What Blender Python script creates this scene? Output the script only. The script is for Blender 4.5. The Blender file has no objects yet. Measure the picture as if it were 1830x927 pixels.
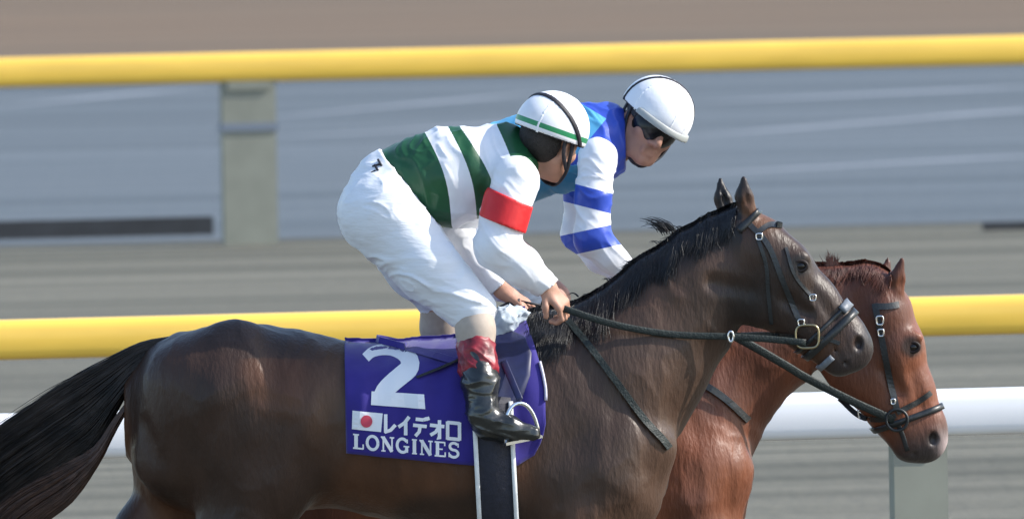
import bpy, math, random
import numpy as np
from mathutils import Vector, Matrix

random.seed(4); RNG = np.random.default_rng(7)
scene = bpy.context.scene

# ------------------------------------------------------------------ camera
CAM = np.array((0.0, -60.0, 3.84)); TGT = np.array((0.0, 0.0, 1.84)); ROLL = math.radians(1.0)
_F = (TGT-CAM)/np.linalg.norm(TGT-CAM); _R = np.array((1.0, 0, 0)); _U = np.cross(_R, _F)
_Uc = _U*math.cos(ROLL)+_R*math.sin(ROLL); _Rc = _R*math.cos(ROLL)-_U*math.sin(ROLL)
FPX = 570*np.linalg.norm(TGT-CAM)
cd = bpy.data.cameras.new('camera'); cam = bpy.data.objects.new('camera', cd)
scene.collection.objects.link(cam)
cam.matrix_world = Matrix([[_Rc[i], _Uc[i], -_F[i], CAM[i]] for i in range(3)]+[[0, 0, 0, 1]])
cd.sensor_width = 36; cd.lens = 36*FPX/1830; cd.clip_start = 1; cd.clip_end = 3000
cd.dof.use_dof = True; cd.dof.focus_distance = 60.3; cd.dof.aperture_fstop = 12
scene.camera = cam

# ------------------------------------------------------------------ light
SUN = np.array((0.80, 0.0, 0.60)); SUN /= np.linalg.norm(SUN)
world = bpy.data.worlds.new('World'); scene.world = world; world.use_nodes = True
wn = world.node_tree.nodes; wl = world.node_tree.links
sky = wn.new('ShaderNodeTexSky'); sky.sky_type = 'NISHITA'; sky.sun_disc = False
sky.sun_elevation = math.asin(SUN[2]); sky.sun_rotation = math.atan2(SUN[0], SUN[1])
wl.new(sky.outputs[0], wn['Background'].inputs[0]); wn['Background'].inputs[1].default_value = 0.14
sd = bpy.data.lights.new('sun', 'SUN'); sd.energy = 3.1; sd.angle = math.radians(0.5); sd.color = (1, .95, .87)
so = bpy.data.objects.new('sun', sd); scene.collection.objects.link(so)
so.rotation_euler = Vector(SUN).to_track_quat('Z', 'Y').to_euler()
vs = scene.view_settings; vs.view_transform = 'Standard'; vs.look = 'None'; vs.gamma = 1; vs.exposure = 1.0
vs.use_curve_mapping = False

# ------------------------------------------------------------------ helpers
def P(px, py, d=0.0):
    """world point seen at pixel (px,py) of the 1830x927 photo, on the plane y=d"""
    r = _F+(px-915)/FPX*_Rc+(463.5-py)/FPX*_Uc
    t = (d-CAM[1])/r[1]
    return CAM+r*t
def Pa(px, py, d):
    px = np.asarray(px, float); py = np.asarray(py, float); d = np.broadcast_to(np.asarray(d, float), px.shape)
    r = _F+((px-915)/FPX)[..., None]*_Rc+((463.5-py)/FPX)[..., None]*_Uc
    return CAM+r*((d-CAM[1])/r[..., 1])[..., None]
def S(d=0.0): return (60+d)/FPX*1.0006
def UNP(v):
    """flat front elevation coordinates (in photo-scale units) of world points"""
    q = np.asarray(v)-CAM; z = q@_F
    return 915+FPX*(q@_Rc)/z, 463.5-FPX*(q@_Uc)/z

def setp(o, **k):
    for a, b in k.items(): o[a] = b
    return o
def empty(name, loc, label, cat, group=None):
    o = bpy.data.objects.new(name, None); o.empty_display_size = .1
    scene.collection.objects.link(o); o.location = loc
    o['label'] = label; o['category'] = cat
    if group: o['group'] = group
    return o
def wloc(o):
    l = np.array(o.location)
    while o.parent: o = o.parent; l = l+np.array(o.location)
    return l
def mesh_obj(name, V, Fc, mat, parent=None, smooth=True, attrs=None, loc=None, mats=None, midx=None):
    V = np.asarray(V, float)
    me = bpy.data.meshes.new(name)
    base = wloc(parent) if parent is not None else np.zeros(3)
    if loc is None: loc = (0, 0, 0) if parent is not None else V.mean(0)
    loc = np.asarray(loc, float)
    me.from_pydata((V-base-loc).tolist(), [], Fc.tolist() if isinstance(Fc, np.ndarray) else Fc)
    for m in (mats or [mat]): me.materials.append(m)
    if midx is not None: me.polygons.foreach_set('material_index', np.asarray(midx, np.int32))
    if smooth: me.polygons.foreach_set('use_smooth', np.ones(len(me.polygons), bool))
    for an, av in (attrs or {}).items():
        av = np.asarray(av, np.float32)
        if av.ndim == 2:
            a = me.attributes.new(an, 'FLOAT_COLOR', 'POINT')
            a.data.foreach_set('color', np.concatenate([av, np.ones((len(av), 1), np.float32)], 1).ravel())
        else:
            a = me.attributes.new(an, 'FLOAT', 'POINT'); a.data.foreach_set('value', av)
    me.update()
    o = bpy.data.objects.new(name, me); scene.collection.objects.link(o)
    if parent is not None: o.parent = parent
    o.location = loc
    return o

# ---- value noise
def _hash(i, j, k, s):
    n = (i*374761393+j*668265263+k*2147483647+s*974634777).astype(np.int64)
    n = (n ^ (n >> 13))*1274126177 & 0x7fffffff
    return ((n ^ (n >> 16)) & 0xffff)/65535.0
def vnoise(p, s=0):
    i = np.floor(p).astype(np.int64); f = p-i; f = f*f*(3-2*f); r = 0
    for a in (0, 1):
        for b in (0, 1):
            for c in (0, 1):
                w = (f[:, 0] if a else 1-f[:, 0])*(f[:, 1] if b else 1-f[:, 1])*(f[:, 2] if c else 1-f[:, 2])
                r = r+w*_hash(i[:, 0]+a, i[:, 1]+b, i[:, 2]+c, s)
    return r*2-1

# ---- signed-distance modelling on a voxel grid
class Field:
    def __init__(s, lo, hi, h):
        s.lo = np.array(lo, float); s.h = h
        s.n = np.ceil((np.array(hi)-s.lo)/h).astype(int)+1
        s.f = np.full(s.n, .25, np.float32)
    def box(s, lo, hi, pad):
        a = np.clip(np.floor((lo-pad-s.lo)/s.h).astype(int), 0, s.n-1)
        b = np.clip(np.ceil((hi+pad-s.lo)/s.h).astype(int)+1, 1, s.n)
        sl = tuple(slice(a[i], b[i]) for i in range(3))
        ax = [s.lo[i]+s.h*np.arange(a[i], b[i]) for i in range(3)]
        return sl, np.meshgrid(*ax, indexing='ij', sparse=True)
    def comb(s, sl, d, k, op):
        a = s.f[sl]; d = d.astype(np.float32)
        if d.size == 0: return
        if op == 'u':
            hh = np.maximum(k-np.abs(a-d), 0)/max(k, 1e-6)
            s.f[sl] = np.minimum(a, d)-hh*hh*k*.25
        elif op == 's':
            d = -d; hh = np.maximum(k-np.abs(a-d), 0)/max(k, 1e-6)
            s.f[sl] = np.maximum(a, d)+hh*hh*k*.25
    def cap(s, a, ra, b, rb, ys=1.0, k=.02, op='u', axis=(0, 1, 0)):
        a = np.asarray(a, float); b = np.asarray(b, float); n = np.asarray(axis, float); n = n/np.linalg.norm(n)
        R = max(ra, rb)*max(1, ys)
        sl, (x, y, z) = s.box(np.minimum(a, b), np.maximum(a, b), R+k+3*s.h)
        m = (a+b)/2; g = 1/ys-1
        def sq(u, v, w):
            t = (u*n[0]+v*n[1]+w*n[2])*g
            return u+n[0]*t, v+n[1]*t, w+n[2]*t
        X = sq(x-m[0], y-m[1], z-m[2])
        A = np.array(sq(*(a-m))); B = np.array(sq(*(b-m))); ba = B-A; L = max(ba@ba, 1e-12)
        q = [X[i]-A[i] for i in range(3)]
        t = np.clip((q[0]*ba[0]+q[1]*ba[1]+q[2]*ba[2])/L, 0, 1)
        d = np.sqrt(sum((q[i]-t*ba[i])**2 for i in range(3)))-(ra+(rb-ra)*t)
        s.comb(sl, d*min(1, ys), k, op)
    def ell(s, c, r, M=None, k=.02, op='u'):
        c = np.asarray(c, float); r = np.asarray(r, float); M = np.eye(3) if M is None else np.asarray(M)
        R = r.max(); sl, (x, y, z) = s.box(c, c, R+k+3*s.h)
        q = [x-c[0], y-c[1], z-c[2]]
        l = [(q[0]*M[0, i]+q[1]*M[1, i]+q[2]*M[2, i])/r[i] for i in range(3)]
        k0 = np.sqrt(l[0]**2+l[1]**2+l[2]**2); k1 = np.sqrt(sum((l[i]/r[i])**2 for i in range(3)))+1e-9
        s.comb(sl, k0*(k0-1)/k1, k, op)
    def chain(s, pts, ys=1.0, k=.02, grow=0.0, op='u'):
        """pts: (px,py,depth,r_px[,ys])"""
        for p, q in zip(pts, pts[1:]):
            y = ys
            if len(p) > 4: y = (p[4]+q[4])/2
            s.cap(P(*p[:3]), p[3]*S(p[2])+grow, P(*q[:3]), q[3]*S(q[2])+grow, y, k, op)
    def loft(s, st, d0, e=2.3, k=.02):
        """stations (px, top_py, bottom_py, half_width_m), lofted along x about plane y=d0"""
        st = np.array(st, float); xs = np.linspace(st[0, 0], st[-1, 0], 200)
        cs = []
        for j in (1, 2, 3):
            v = np.interp(xs, st[:, 0], st[:, j]); w = np.ones(13)/13
            vp = np.concatenate([np.full(6, v[0]), v, np.full(6, v[-1])]); cs.append(np.convolve(vp, w, 'valid'))
        T = Pa(xs, cs[0], d0); B = Pa(xs, cs[1], d0); wx = (T[:, 0]+B[:, 0])/2
        lo = np.array((wx[0], d0-.4, B[:, 2].min())); hi = np.array((wx[-1], d0+.4, T[:, 2].max()))
        sl, (x, y, z) = s.box(lo, hi, .06)
        zt = np.interp(x, wx, T[:, 2]); zb = np.interp(x, wx, B[:, 2]); w = np.interp(x, wx, cs[2])
        c = (zt+zb)/2; h = np.maximum((zt-zb)/2, .01)
        rr = (np.abs((z-c)/h)**e+np.abs((y-d0)/w)**e)**(1/e)
        d = (rr-1)*np.minimum(h, w)
        ex = np.maximum(np.maximum(wx[0]-x, x-wx[-1]), 0)
        s.comb(sl, np.where(ex > 0, np.maximum(d, 0)+ex, d), k, 'u')
    def plane(s, p, n, sl=None):
        """cut away everything on the +n side of p"""
        p = np.asarray(p, float); n = np.asarray(n, float); n = n/np.linalg.norm(n)
        ax = [s.lo[i]+s.h*np.arange(s.n[i]) for i in range(3)]; x, y, z = np.meshgrid(*ax, indexing='ij', sparse=True)
        s.f = np.maximum(s.f, ((x-p[0])*n[0]+(y-p[1])*n[1]+(z-p[2])*n[2]).astype(np.float32))
    def sample(s, p):
        q = (np.asarray(p)-s.lo)/s.h; q = np.clip(q, 0, s.n-1.001); i = np.floor(q).astype(int); f = q-i; r = 0
        for a in (0, 1):
            for b in (0, 1):
                for c in (0, 1):
                    w = (f[..., 0] if a else 1-f[..., 0])*(f[..., 1] if b else 1-f[..., 1])*(f[..., 2] if c else 1-f[..., 2])
                    r = r+w*s.f[i[..., 0]+a, i[..., 1]+b, i[..., 2]+c]
        return r
    def march(s, o, d, maxd, steps=140):
        """first distance along rays (o + t d) where the field turns positive, from inside"""
        t = np.linspace(0, maxd, steps); pts = o[:, None, :]+d[:, None, :]*t[None, :, None]
        v = s.sample(pts); pos = v > 0; i = np.argmax(pos, 1); i = np.where(pos.any(1), i, steps-1); i = np.maximum(i, 1)
        r = np.arange(len(o)); v0 = v[r, i-1]; v1 = v[r, i]
        return t[i-1]+(t[i]-t[i-1])*np.clip(-v0/(v1-v0+1e-9), 0, 1)
    def front(s, x, z, y0, y1, side=-1, steps=120):
        """y of the first surface met when coming from the side (-1 camera side) at x,z; nan if none"""
        x = np.atleast_1d(x); z = np.atleast_1d(z)
        ys = np.linspace(y0, y1, steps) if side < 0 else np.linspace(y1, y0, steps)
        pts = np.stack([np.broadcast_to(x[:, None], (len(x), steps)), np.broadcast_to(ys, (len(x), steps)),
                        np.broadcast_to(z[:, None], (len(x), steps))], -1)
        v = s.sample(pts); neg = v < 0; i = np.maximum(np.argmax(neg, 1), 1); r = np.arange(len(x))
        v0 = v[r, i-1]; v1 = v[r, i]; y = ys[i-1]+(ys[i]-ys[i-1])*np.clip(v0/(v0-v1+1e-9), 0, 1)
        return np.where(neg.any(1), y, np.nan)
    def mesh(s):
        f = s.f; f = np.pad(f, 1, constant_values=.25); lo = s.lo-s.h; n = np.array(f.shape)
        ins = f < 0; c = [slice(0, -1), slice(1, None)]; cnt = np.zeros(n-1, np.int8)
        for a in c:
            for b in c:
                for d in c: cnt += ins[a, b, d]
        act = (cnt > 0) & (cnt < 8); idx = np.full(act.shape, -1, np.int64); cell = np.argwhere(act)
        idx[act] = np.arange(len(cell)); acc = np.zeros((len(cell), 3)); num = np.zeros(len(cell))
        i, j, k = cell.T
        cor = [(a, b, d) for a in (0, 1) for b in (0, 1) for d in (0, 1)]
        for a in cor:
            for ax in range(3):
                if a[ax]: continue
                b = list(a); b[ax] = 1
                va = f[i+a[0], j+a[1], k+a[2]]; vb = f[i+b[0], j+b[1], k+b[2]]
                m = (va < 0) != (vb < 0); t = np.where(m, va/np.where(m, va-vb, 1), 0)
                p = np.zeros((len(cell), 3)); p += np.array(a); p[:, ax] += t
                acc += p*m[:, None]; num += m
        V = lo+(cell+acc/num[:, None])*s.h
        Q = []
        for ax in range(3):
            u, v = (ax+1) % 3, (ax+2) % 3
            sa = [slice(1, -1)]*3; sa[ax] = slice(0, -1); sb = [slice(1, -1)]*3; sb[ax] = slice(1, None)
            A = ins[tuple(sa)]; B = ins[tuple(sb)]
            for cond, flip in ((A & ~B, 0), (~A & B, 1)):
                e = np.argwhere(cond)
                off = np.ones(3, int); off[ax] = 0; e = e+off
                def g(du, dv):
                    q = e.copy(); q[:, u] += du; q[:, v] += dv; return idx[q[:, 0], q[:, 1], q[:, 2]]
                q = np.stack([g(-1, -1), g(0, -1), g(0, 0), g(-1, 0)], 1)
                Q.append(q[:, ::-1] if flip else q)
        Q = np.concatenate(Q); Q = Q[(Q >= 0).all(1)]
        # light relaxation to hide the voxel steps
        e = np.concatenate([Q[:, [0, 1]], Q[:, [1, 2]], Q[:, [2, 3]], Q[:, [3, 0]]]); e = np.concatenate([e, e[:, ::-1]])
        deg = np.bincount(e[:, 0], minlength=len(V))[:, None]
        for w in (.5, -.35, .5, -.35):
            L = np.stack([np.bincount(e[:, 0], V[e[:, 1], q], minlength=len(V)) for q in range(3)], 1)/np.maximum(deg, 1)
            V = V+w*(L-V)
        return V, Q
def normals(V, Q):
    a, b, c, d = (V[Q[:, i]] for i in range(4)); fn = np.cross(c-a, d-b); N = np.zeros_like(V)
    for i in range(4):
        for q in range(3): N[:, q] += np.bincount(Q[:, i], fn[:, q], minlength=len(V))
    return N/(np.linalg.norm(N, axis=1, keepdims=True)+1e-12)
def box_of(pts, pad):
    p = np.array(pts); return p.min(0)-pad, p.max(0)+pad

# ---- simple meshes
def sweep(path, r, n=6, closed=False, flat=None, up=(0, 1, 0), cap=True):
    """tube of radius r (scalar/list) along path; flat=(a,b): elliptical half sizes along (side,up)"""
    path = np.asarray(path, float); m = len(path)
    if closed: T = np.roll(path, -1, 0)-np.roll(path, 1, 0)
    else: T = np.gradient(path, axis=0)
    T /= np.linalg.norm(T, axis=1, keepdims=True)+1e-12
    U = np.broadcast_to(np.asarray(up, float), T.shape).copy()
    U -= (U*T).sum(1, keepdims=True)*T; U /= np.linalg.norm(U, axis=1, keepdims=True)+1e-12
    W = np.cross(T, U); r = np.broadcast_to(np.asarray(r, float), (m,))
    th = np.arange(n)*2*math.pi/n+math.pi/n
    a, b = flat if flat else (1, 1)
    ca, sa = np.cos(th), np.sin(th)
    if flat: ca = np.sign(ca)*np.abs(ca)**.5; sa = np.sign(sa)*np.abs(sa)**.5
    V = (path[:, None]+r[:, None, None]*(a*ca[None, :, None]*W[:, None]+b*sa[None, :, None]*U[:, None])).reshape(-1, 3)
    Fc = []
    for i in range(m if closed else m-1):
        i2 = (i+1) % m
        for j in range(n):
            j2 = (j+1) % n; Fc.append((i*n+j, i*n+j2, i2*n+j2, i2*n+j))
    if cap and not closed: Fc.append(tuple(range(n))[::-1]); Fc.append(tuple((m-1)*n+j for j in range(n)))
    return V, Fc
def spline(pts, n):
    """Catmull-Rom through pts"""
    p = np.asarray(pts, float); p = np.concatenate([[2*p[0]-p[1]], p, [2*p[-1]-p[-2]]]); out = []
    m = len(p)-3
    for u in np.linspace(0, m-1e-6, n):
        i = int(u); t = u-i; a, b, c, d = p[i:i+4]
        out.append(.5*((2*b)+(-a+c)*t+(2*a-5*b+4*c-d)*t*t+(-a+3*b-3*c+d)*t**3))
    return np.array(out)
def merge(parts):
    V = []; Fc = []; o = 0
    for v, f in parts:
        V.append(np.asarray(v)); Fc += [tuple(int(i)+o for i in q) for q in f]; o += len(v)
    return np.concatenate(V), Fc
def boxm(c, s, M=None):
    c = np.asarray(c, float); s = np.asarray(s, float)/2
    v = np.array([(a, b, d) for a in (-1, 1) for b in (-1, 1) for d in (-1, 1)])*s
    if M is not None: v = v@np.asarray(M).T
    return v+c, [(0, 1, 3, 2), (4, 6, 7, 5), (0, 4, 5, 1), (2, 3, 7, 6), (0, 2, 6, 4), (1, 5, 7, 3)]
def strands(paths, r0, tip=.15):
    """3-sided tapered hairs; paths (n,m,3), r0 (n,)"""
    paths = np.asarray(paths, float); n, m, _ = paths.shape
    T = np.gradient(paths, axis=1); T /= np.linalg.norm(T, axis=2, keepdims=True)+1e-12
    U = np.cross(T, np.array((.13, .95, .2))); U /= np.linalg.norm(U, axis=2, keepdims=True)+1e-12; W = np.cross(T, U)
    t = np.linspace(0, 1, m); r = r0[:, None]*(1-(1-tip)*t**2)[None, :]
    V = np.stack([paths+r[..., None]*(math.cos(a)*U+math.sin(a)*W) for a in (0, 2.094, 4.189)], 2)
    idx = np.arange(n*m*3).reshape(n, m, 3); Q = []
    for j in range(3):
        k = (j+1) % 3; Q.append(np.stack([idx[:, :-1, j], idx[:, :-1, k], idx[:, 1:, k], idx[:, 1:, j]], -1).reshape(-1, 4))
    return V.reshape(-1, 3), np.concatenate(Q)

# ------------------------------------------------------------------ materials
def mat(name, col, rough=.6, spec=.5, metal=0, coat=0, sheen=0, nscale=0, namt=.15, bump=0, bscale=60, stretch=(1, 1, 1)):
    m = bpy.data.materials.new(name); m.use_nodes = True; nt = m.node_tree; b = nt.nodes['Principled BSDF']
    b.inputs['Base Color'].default_value = (*col, 1); b.inputs['Roughness'].default_value = rough
    b.inputs['Specular IOR Level'].default_value = spec; b.inputs['Metallic'].default_value = metal
    b.inputs['Coat Weight'].default_value = coat; b.inputs['Sheen Weight'].default_value = sheen
    tc = nt.nodes.new('ShaderNodeTexCoord'); mp = nt.nodes.new('ShaderNodeMapping'); nt.links.new(tc.outputs['Object'], mp.inputs[0])
    mp.inputs['Scale'].default_value = stretch
    if nscale:
        n = nt.nodes.new('ShaderNodeTexNoise'); n.inputs['Scale'].default_value = nscale; n.inputs['Detail'].default_value = 4
        nt.links.new(mp.outputs[0], n.inputs[0])
        h = nt.nodes.new('ShaderNodeMapRange'); nt.links.new(n.outputs[0], h.inputs[0]); h.inputs[1].default_value = .3; h.inputs[2].default_value = .7
        h.inputs[3].default_value = 1-namt; h.inputs[4].default_value = 1+namt
        v = nt.nodes.new('ShaderNodeVectorMath'); v.operation = 'SCALE'; v.inputs[0].default_value = col
        nt.links.new(h.outputs[0], v.inputs['Scale']); nt.links.new(v.outputs[0], b.inputs['Base Color'])
    if bump:
        n = nt.nodes.new('ShaderNodeTexNoise'); n.inputs['Scale'].default_value = bscale; n.inputs['Detail'].default_value = 3
        nt.links.new(mp.outputs[0], n.inputs[0])
        bp = nt.nodes.new('ShaderNodeBump'); bp.inputs['Strength'].default_value = bump; bp.inputs['Distance'].default_value = .01
        nt.links.new(n.outputs[0], bp.inputs['Height']); nt.links.new(bp.outputs[0], b.inputs['Normal'])
    return m
def mat_attr(name, rough=.5, spec=.4, sheen=0, coat=0, nscale=25, namt=.2, bump=.1, bscale=150, stretch=(1, 1, 1)):
    """base colour from the point attribute 'col'"""
    m = mat(name, (1, 1, 1), rough, spec, 0, coat, sheen, nscale, namt, bump, bscale, stretch); nt = m.node_tree
    a = nt.nodes.new('ShaderNodeAttribute'); a.attribute_name = 'col'
    v = [n for n in nt.nodes if n.type == 'VECT_MATH'][0]; nt.links.new(a.outputs['Color'], v.inputs[0]); return m
def mat_bands(name, cols, **k):
    """cols: list of (start,colour) picked by the point attribute 'band' in 0..1, hard edges"""
    m = mat(name, (1, 1, 1), nscale=k.pop('nscale', 18), namt=k.pop('namt', .06), **k); nt = m.node_tree
    a = nt.nodes.new('ShaderNodeAttribute'); a.attribute_name = 'band'
    r = nt.nodes.new('ShaderNodeValToRGB'); r.color_ramp.interpolation = 'CONSTANT'; e = r.color_ramp.elements
    while len(e) < len(cols): e.new(.5)
    for i, (p, c) in enumerate(cols): e[i].position = p; e[i].color = (*c, 1)
    nt.links.new(a.outputs['Fac'], r.inputs[0])
    v = [n for n in nt.nodes if n.type == 'VECT_MATH'][0]; nt.links.new(r.outputs[0], v.inputs[0]); return m

def ground_mat(name, c1, c2, c3, sx, sy, lines=False, rough=.9):
    m = bpy.data.materials.new(name); m.use_nodes = True; nt = m.node_tree; N = nt.nodes; L = nt.links; b = N['Principled BSDF']
    b.inputs['Roughness'].default_value = rough; b.inputs['Specular IOR Level'].default_value = .2
    tc = N.new('ShaderNodeTexCoord')
    def noise(sc, s, det, seed):
        mp = N.new('ShaderNodeMapping'); mp.inputs['Scale'].default_value = sc; mp.inputs['Location'].default_value = (seed, seed*2, 0)
        L.new(tc.outputs['Object'], mp.inputs[0]); n = N.new('ShaderNodeTexNoise'); n.inputs['Scale'].default_value = s
        n.inputs['Detail'].default_value = det; n.inputs['Roughness'].default_value = .6; L.new(mp.outputs[0], n.inputs[0]); return n
    n1 = noise((sx, sy, 1), 1, 5, 3); n2 = noise((sx*3, sy*4, 1), 1, 3, 11); n3 = noise((.02, .12, 1), 1, 2, 7); n4 = noise((9, 9, 1), 1, 4, 5)
    r = N.new('ShaderNodeValToRGB'); e = r.color_ramp.elements; e[0].position = .38; e[0].color = (*c1, 1); e[1].position = .62; e[1].color = (*c2, 1)
    L.new(n1.outputs[0], r.inputs[0])
    def mixc(fac_out, lo, hi, a, bcol, amt=1):
        mr = N.new('ShaderNodeMapRange'); mr.inputs[1].default_value = lo; mr.inputs[2].default_value = hi; mr.inputs[4].default_value = amt
        L.new(fac_out, mr.inputs[0]); mx = N.new('ShaderNodeMix'); mx.data_type = 'RGBA'; L.new(mr.outputs[0], mx.inputs[0])
        L.new(a, mx.inputs[6]); mx.inputs[7].default_value = (*bcol, 1); return mx.outputs[2]
    o = mixc(n2.outputs[0], .42, .72, r.outputs[0], c3, .85)
    o = mixc(n3.outputs[0], .45, .65, o, tuple(np.array(c2)*.85), .5)
    o = mixc(n4.outputs[0], .5, .75, o, tuple(np.array(c1)*.8), .35)
    if lines:      # pale wheel marks left along the sand, wandering a little
        sp = N.new('ShaderNodeSeparateXYZ'); L.new(tc.outputs['Object'], sp.inputs[0])
        for y0, k1, xa, xb, w in lines:
            m2 = N.new('ShaderNodeMath'); m2.operation = 'MULTIPLY_ADD'; L.new(sp.outputs[0], m2.inputs[0]); m2.inputs[1].default_value = k1; m2.inputs[2].default_value = y0
            d = N.new('ShaderNodeMath'); d.operation = 'SUBTRACT'; L.new(sp.outputs[1], d.inputs[0]); L.new(m2.outputs[0], d.inputs[1])
            ab = N.new('ShaderNodeMath'); ab.operation = 'ABSOLUTE'; L.new(d.outputs[0], ab.inputs[0])
            mr = N.new('ShaderNodeMapRange'); L.new(ab.outputs[0], mr.inputs[0]); mr.inputs[1].default_value = 0; mr.inputs[2].default_value = w
            mr.inputs[3].default_value = .95; mr.inputs[4].default_value = 0
            xm = N.new('ShaderNodeMapRange'); xm.interpolation_type = 'SMOOTHSTEP'; L.new(sp.outputs[0], xm.inputs[0]); xm.inputs[1].default_value = (xa+xb)/2-(xb-xa)*.75; xm.inputs[2].default_value = xa+(xb-xa)*.4
            xn = N.new('ShaderNodeMapRange'); xn.interpolation_type = 'SMOOTHSTEP'; L.new(sp.outputs[0], xn.inputs[0]); xn.inputs[1].default_value = xa+(xb-xa)*.75; xn.inputs[2].default_value = xb+(xb-xa)*.3; xn.inputs[3].default_value = 1; xn.inputs[4].default_value = 0
            xp = N.new('ShaderNodeMath'); xp.operation = 'MULTIPLY'; L.new(xm.outputs[0], xp.inputs[0]); L.new(xn.outputs[0], xp.inputs[1])
            xq = N.new('ShaderNodeMath'); xq.operation = 'MULTIPLY'; L.new(xp.outputs[0], xq.inputs[0]); L.new(mr.outputs[0], xq.inputs[1])
            br = N.new('ShaderNodeMath'); br.operation = 'MULTIPLY'; L.new(xq.outputs[0], br.inputs[0]); L.new(n1.outputs[0], br.inputs[1])
            mx = N.new('ShaderNodeMix'); mx.data_type = 'RGBA'; L.new(br.outputs[0], mx.inputs[0]); L.new(o, mx.inputs[6])
            mx.inputs[7].default_value = (.40, .43, .48, 1); o = mx.outputs[2]
    L.new(o, b.inputs['Base Color'])
    bp = N.new('ShaderNodeBump'); bp.inputs['Strength'].default_value = .5; bp.inputs['Distance'].default_value = .05
    L.new(n4.outputs[0], bp.inputs['Height']); L.new(bp.outputs[0], b.inputs['Normal'])
    return m

# ------------------------------------------------------------------ the setting
YAW = math.radians(12); TD = np.array((math.cos(YAW), math.sin(YAW), 0)); ND = np.array((-math.sin(YAW), math.cos(YAW), 0))
def ray_at_z(px, py, z):
    r = _F+(px-915)/FPX*_Rc+(463.5-py)/FPX*_Uc; return CAM+r*((z-CAM[2])/r[2])
def sheet(name, s0, s1, z, m, L=500):
    V = [TD*a+ND*b+np.array((0, 0, z)) for a, b in ((-L, s0), (L, s0), (L, s1), (-L, s1))]
    me = bpy.data.meshes.new(name); o0 = ND*((s0+s1)/2)
    me.from_pydata([(a, b-(s0+s1)/2, 0) for a, b in ((-L, s0), (L, s0), (L, s1), (-L, s1))], [], [(0, 1, 2, 3)])
    me.materials.append(m); o = bpy.data.objects.new(name, me); scene.collection.objects.link(o)
    o.location = (o0[0], o0[1], z); o.rotation_euler = (0, 0, YAW); o['kind'] = 'structure'; return o
def perp(p): return float(np.dot(p, ND))
s_edge = perp(ray_at_z(915, 418, 0)); s_far = perp(ray_at_z(915, 108, 0))
turf_m = ground_mat('winter_turf', (.085, .084, .067), (.19, .182, .146), (.052, .053, .045), .03, 1.3)
dc = (s_edge+s_far)/2
def dirt_line(pts, w):
    q = [ray_at_z(px, py, 0) for px, py in pts]; xs = np.array([p@TD for p in q]); ys = np.array([p@ND-dc for p in q])
    k1, k0 = np.polyfit(xs, ys, 1); return (k0, k1, xs.min(), xs.max(), w)
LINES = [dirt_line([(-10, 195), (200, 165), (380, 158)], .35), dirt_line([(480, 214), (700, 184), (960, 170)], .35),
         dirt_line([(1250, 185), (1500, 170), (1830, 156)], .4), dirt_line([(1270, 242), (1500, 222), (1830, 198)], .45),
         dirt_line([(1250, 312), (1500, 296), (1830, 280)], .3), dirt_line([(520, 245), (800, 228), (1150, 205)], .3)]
dirt_m = ground_mat('shade_blue_sand', (.078, .097, .113), (.130, .154, .176), (.085, .104, .119), .03, .5, LINES)  # blue cast of shade put into the sand's own colour
back_m = ground_mat('dry_brown_turf', (.128, .094, .065), (.20, .138, .092), (.10, .09, .07), .03, .35)
sheet('turf', -250, 700, 0, turf_m)
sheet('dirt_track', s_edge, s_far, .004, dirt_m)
sheet('dry_grass_verge', s_far, s_far+160, .004, back_m)

yellow = mat('yellow_rail_paint', (.92, .58, .085), .35, .5, coat=.25, nscale=2.5, namt=.07, stretch=(.3, 3, 3))
white_pl = mat('white_rail_plastic', (.80, .80, .82), .35, .5, coat=.2, nscale=2, namt=.04)
post_m = mat('pale_post', (.245, .25, .205), .7, nscale=6, namt=.08)
post_d = mat('dark_green_post', (.09, .13, .12), .7, nscale=6, namt=.1)
strip_black = mat('flat_black', (.03, .033, .038), .8, nscale=5, namt=.2)
ROT = np.stack([TD, ND, (0, 0, 1)], 1)
def rail(name, px, py, z, half_h, half_w, m, posts, label, L=66, band=None, jl=12.0):
    c = ray_at_z(px, py, z); root = empty(name, (c[0], c[1], 0), label, 'rail')
    n = 20; th = np.arange(n)*2*math.pi/n
    sec = np.stack([half_w*np.sign(np.cos(th))*np.abs(np.cos(th))**.6, half_h*np.sign(np.sin(th))*np.abs(np.sin(th))**.6], 1)
    # lengths of rail butted end to end, each its own piece
    a0 = -L
    k = 0
    while a0 < L:
        a1 = min(a0+jl, L)-.006
        V = np.concatenate([c+TD*a+ND*sec[:, :1]+np.array((0, 0, 1))*sec[:, 1:] for a in (a0, a1)])
        V = np.concatenate([V, V]); Fc = [(j, (j+1) % n, n+(j+1) % n, n+j) for j in range(n)]+[tuple(range(2*n, 3*n))[::-1], tuple(range(3*n, 4*n))]
        o = mesh_obj('rail_length', V, Fc, m, root); o.data.polygons.foreach_set('use_smooth', [True]*n+[False, False])
        a0 += jl; k += 1
    for pa, w, pm, bandz in posts:
        h = z-half_h+.01
        o = mesh_obj('post', *boxm(c*np.array((1, 1, 0))+TD*pa+np.array((0, 0, h/2)), (w, .08, h), ROT), pm, root, smooth=False)
        mesh_obj('bracket', *boxm(c*np.array((1, 1, 0))+TD*pa+np.array((0, 0, h-.03)), (w*.8, .11, .05), ROT), pm, root, smooth=False)
        if bandz:
            mesh_obj('clamp', *boxm(c*np.array((1, 1, 0))+TD*pa+np.array((0, 0, bandz)), (w+.02, .1, .05), ROT), mat('post_clamp', (.17, .20, .25), .6), root, smooth=False)
    return root
def along(px, py, z, px0, py0):
    return float((ray_at_z(px, py, z)-ray_at_z(px0, py0, z))@TD)
a = along(446, 121, 1.1, 915, 110)
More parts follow.
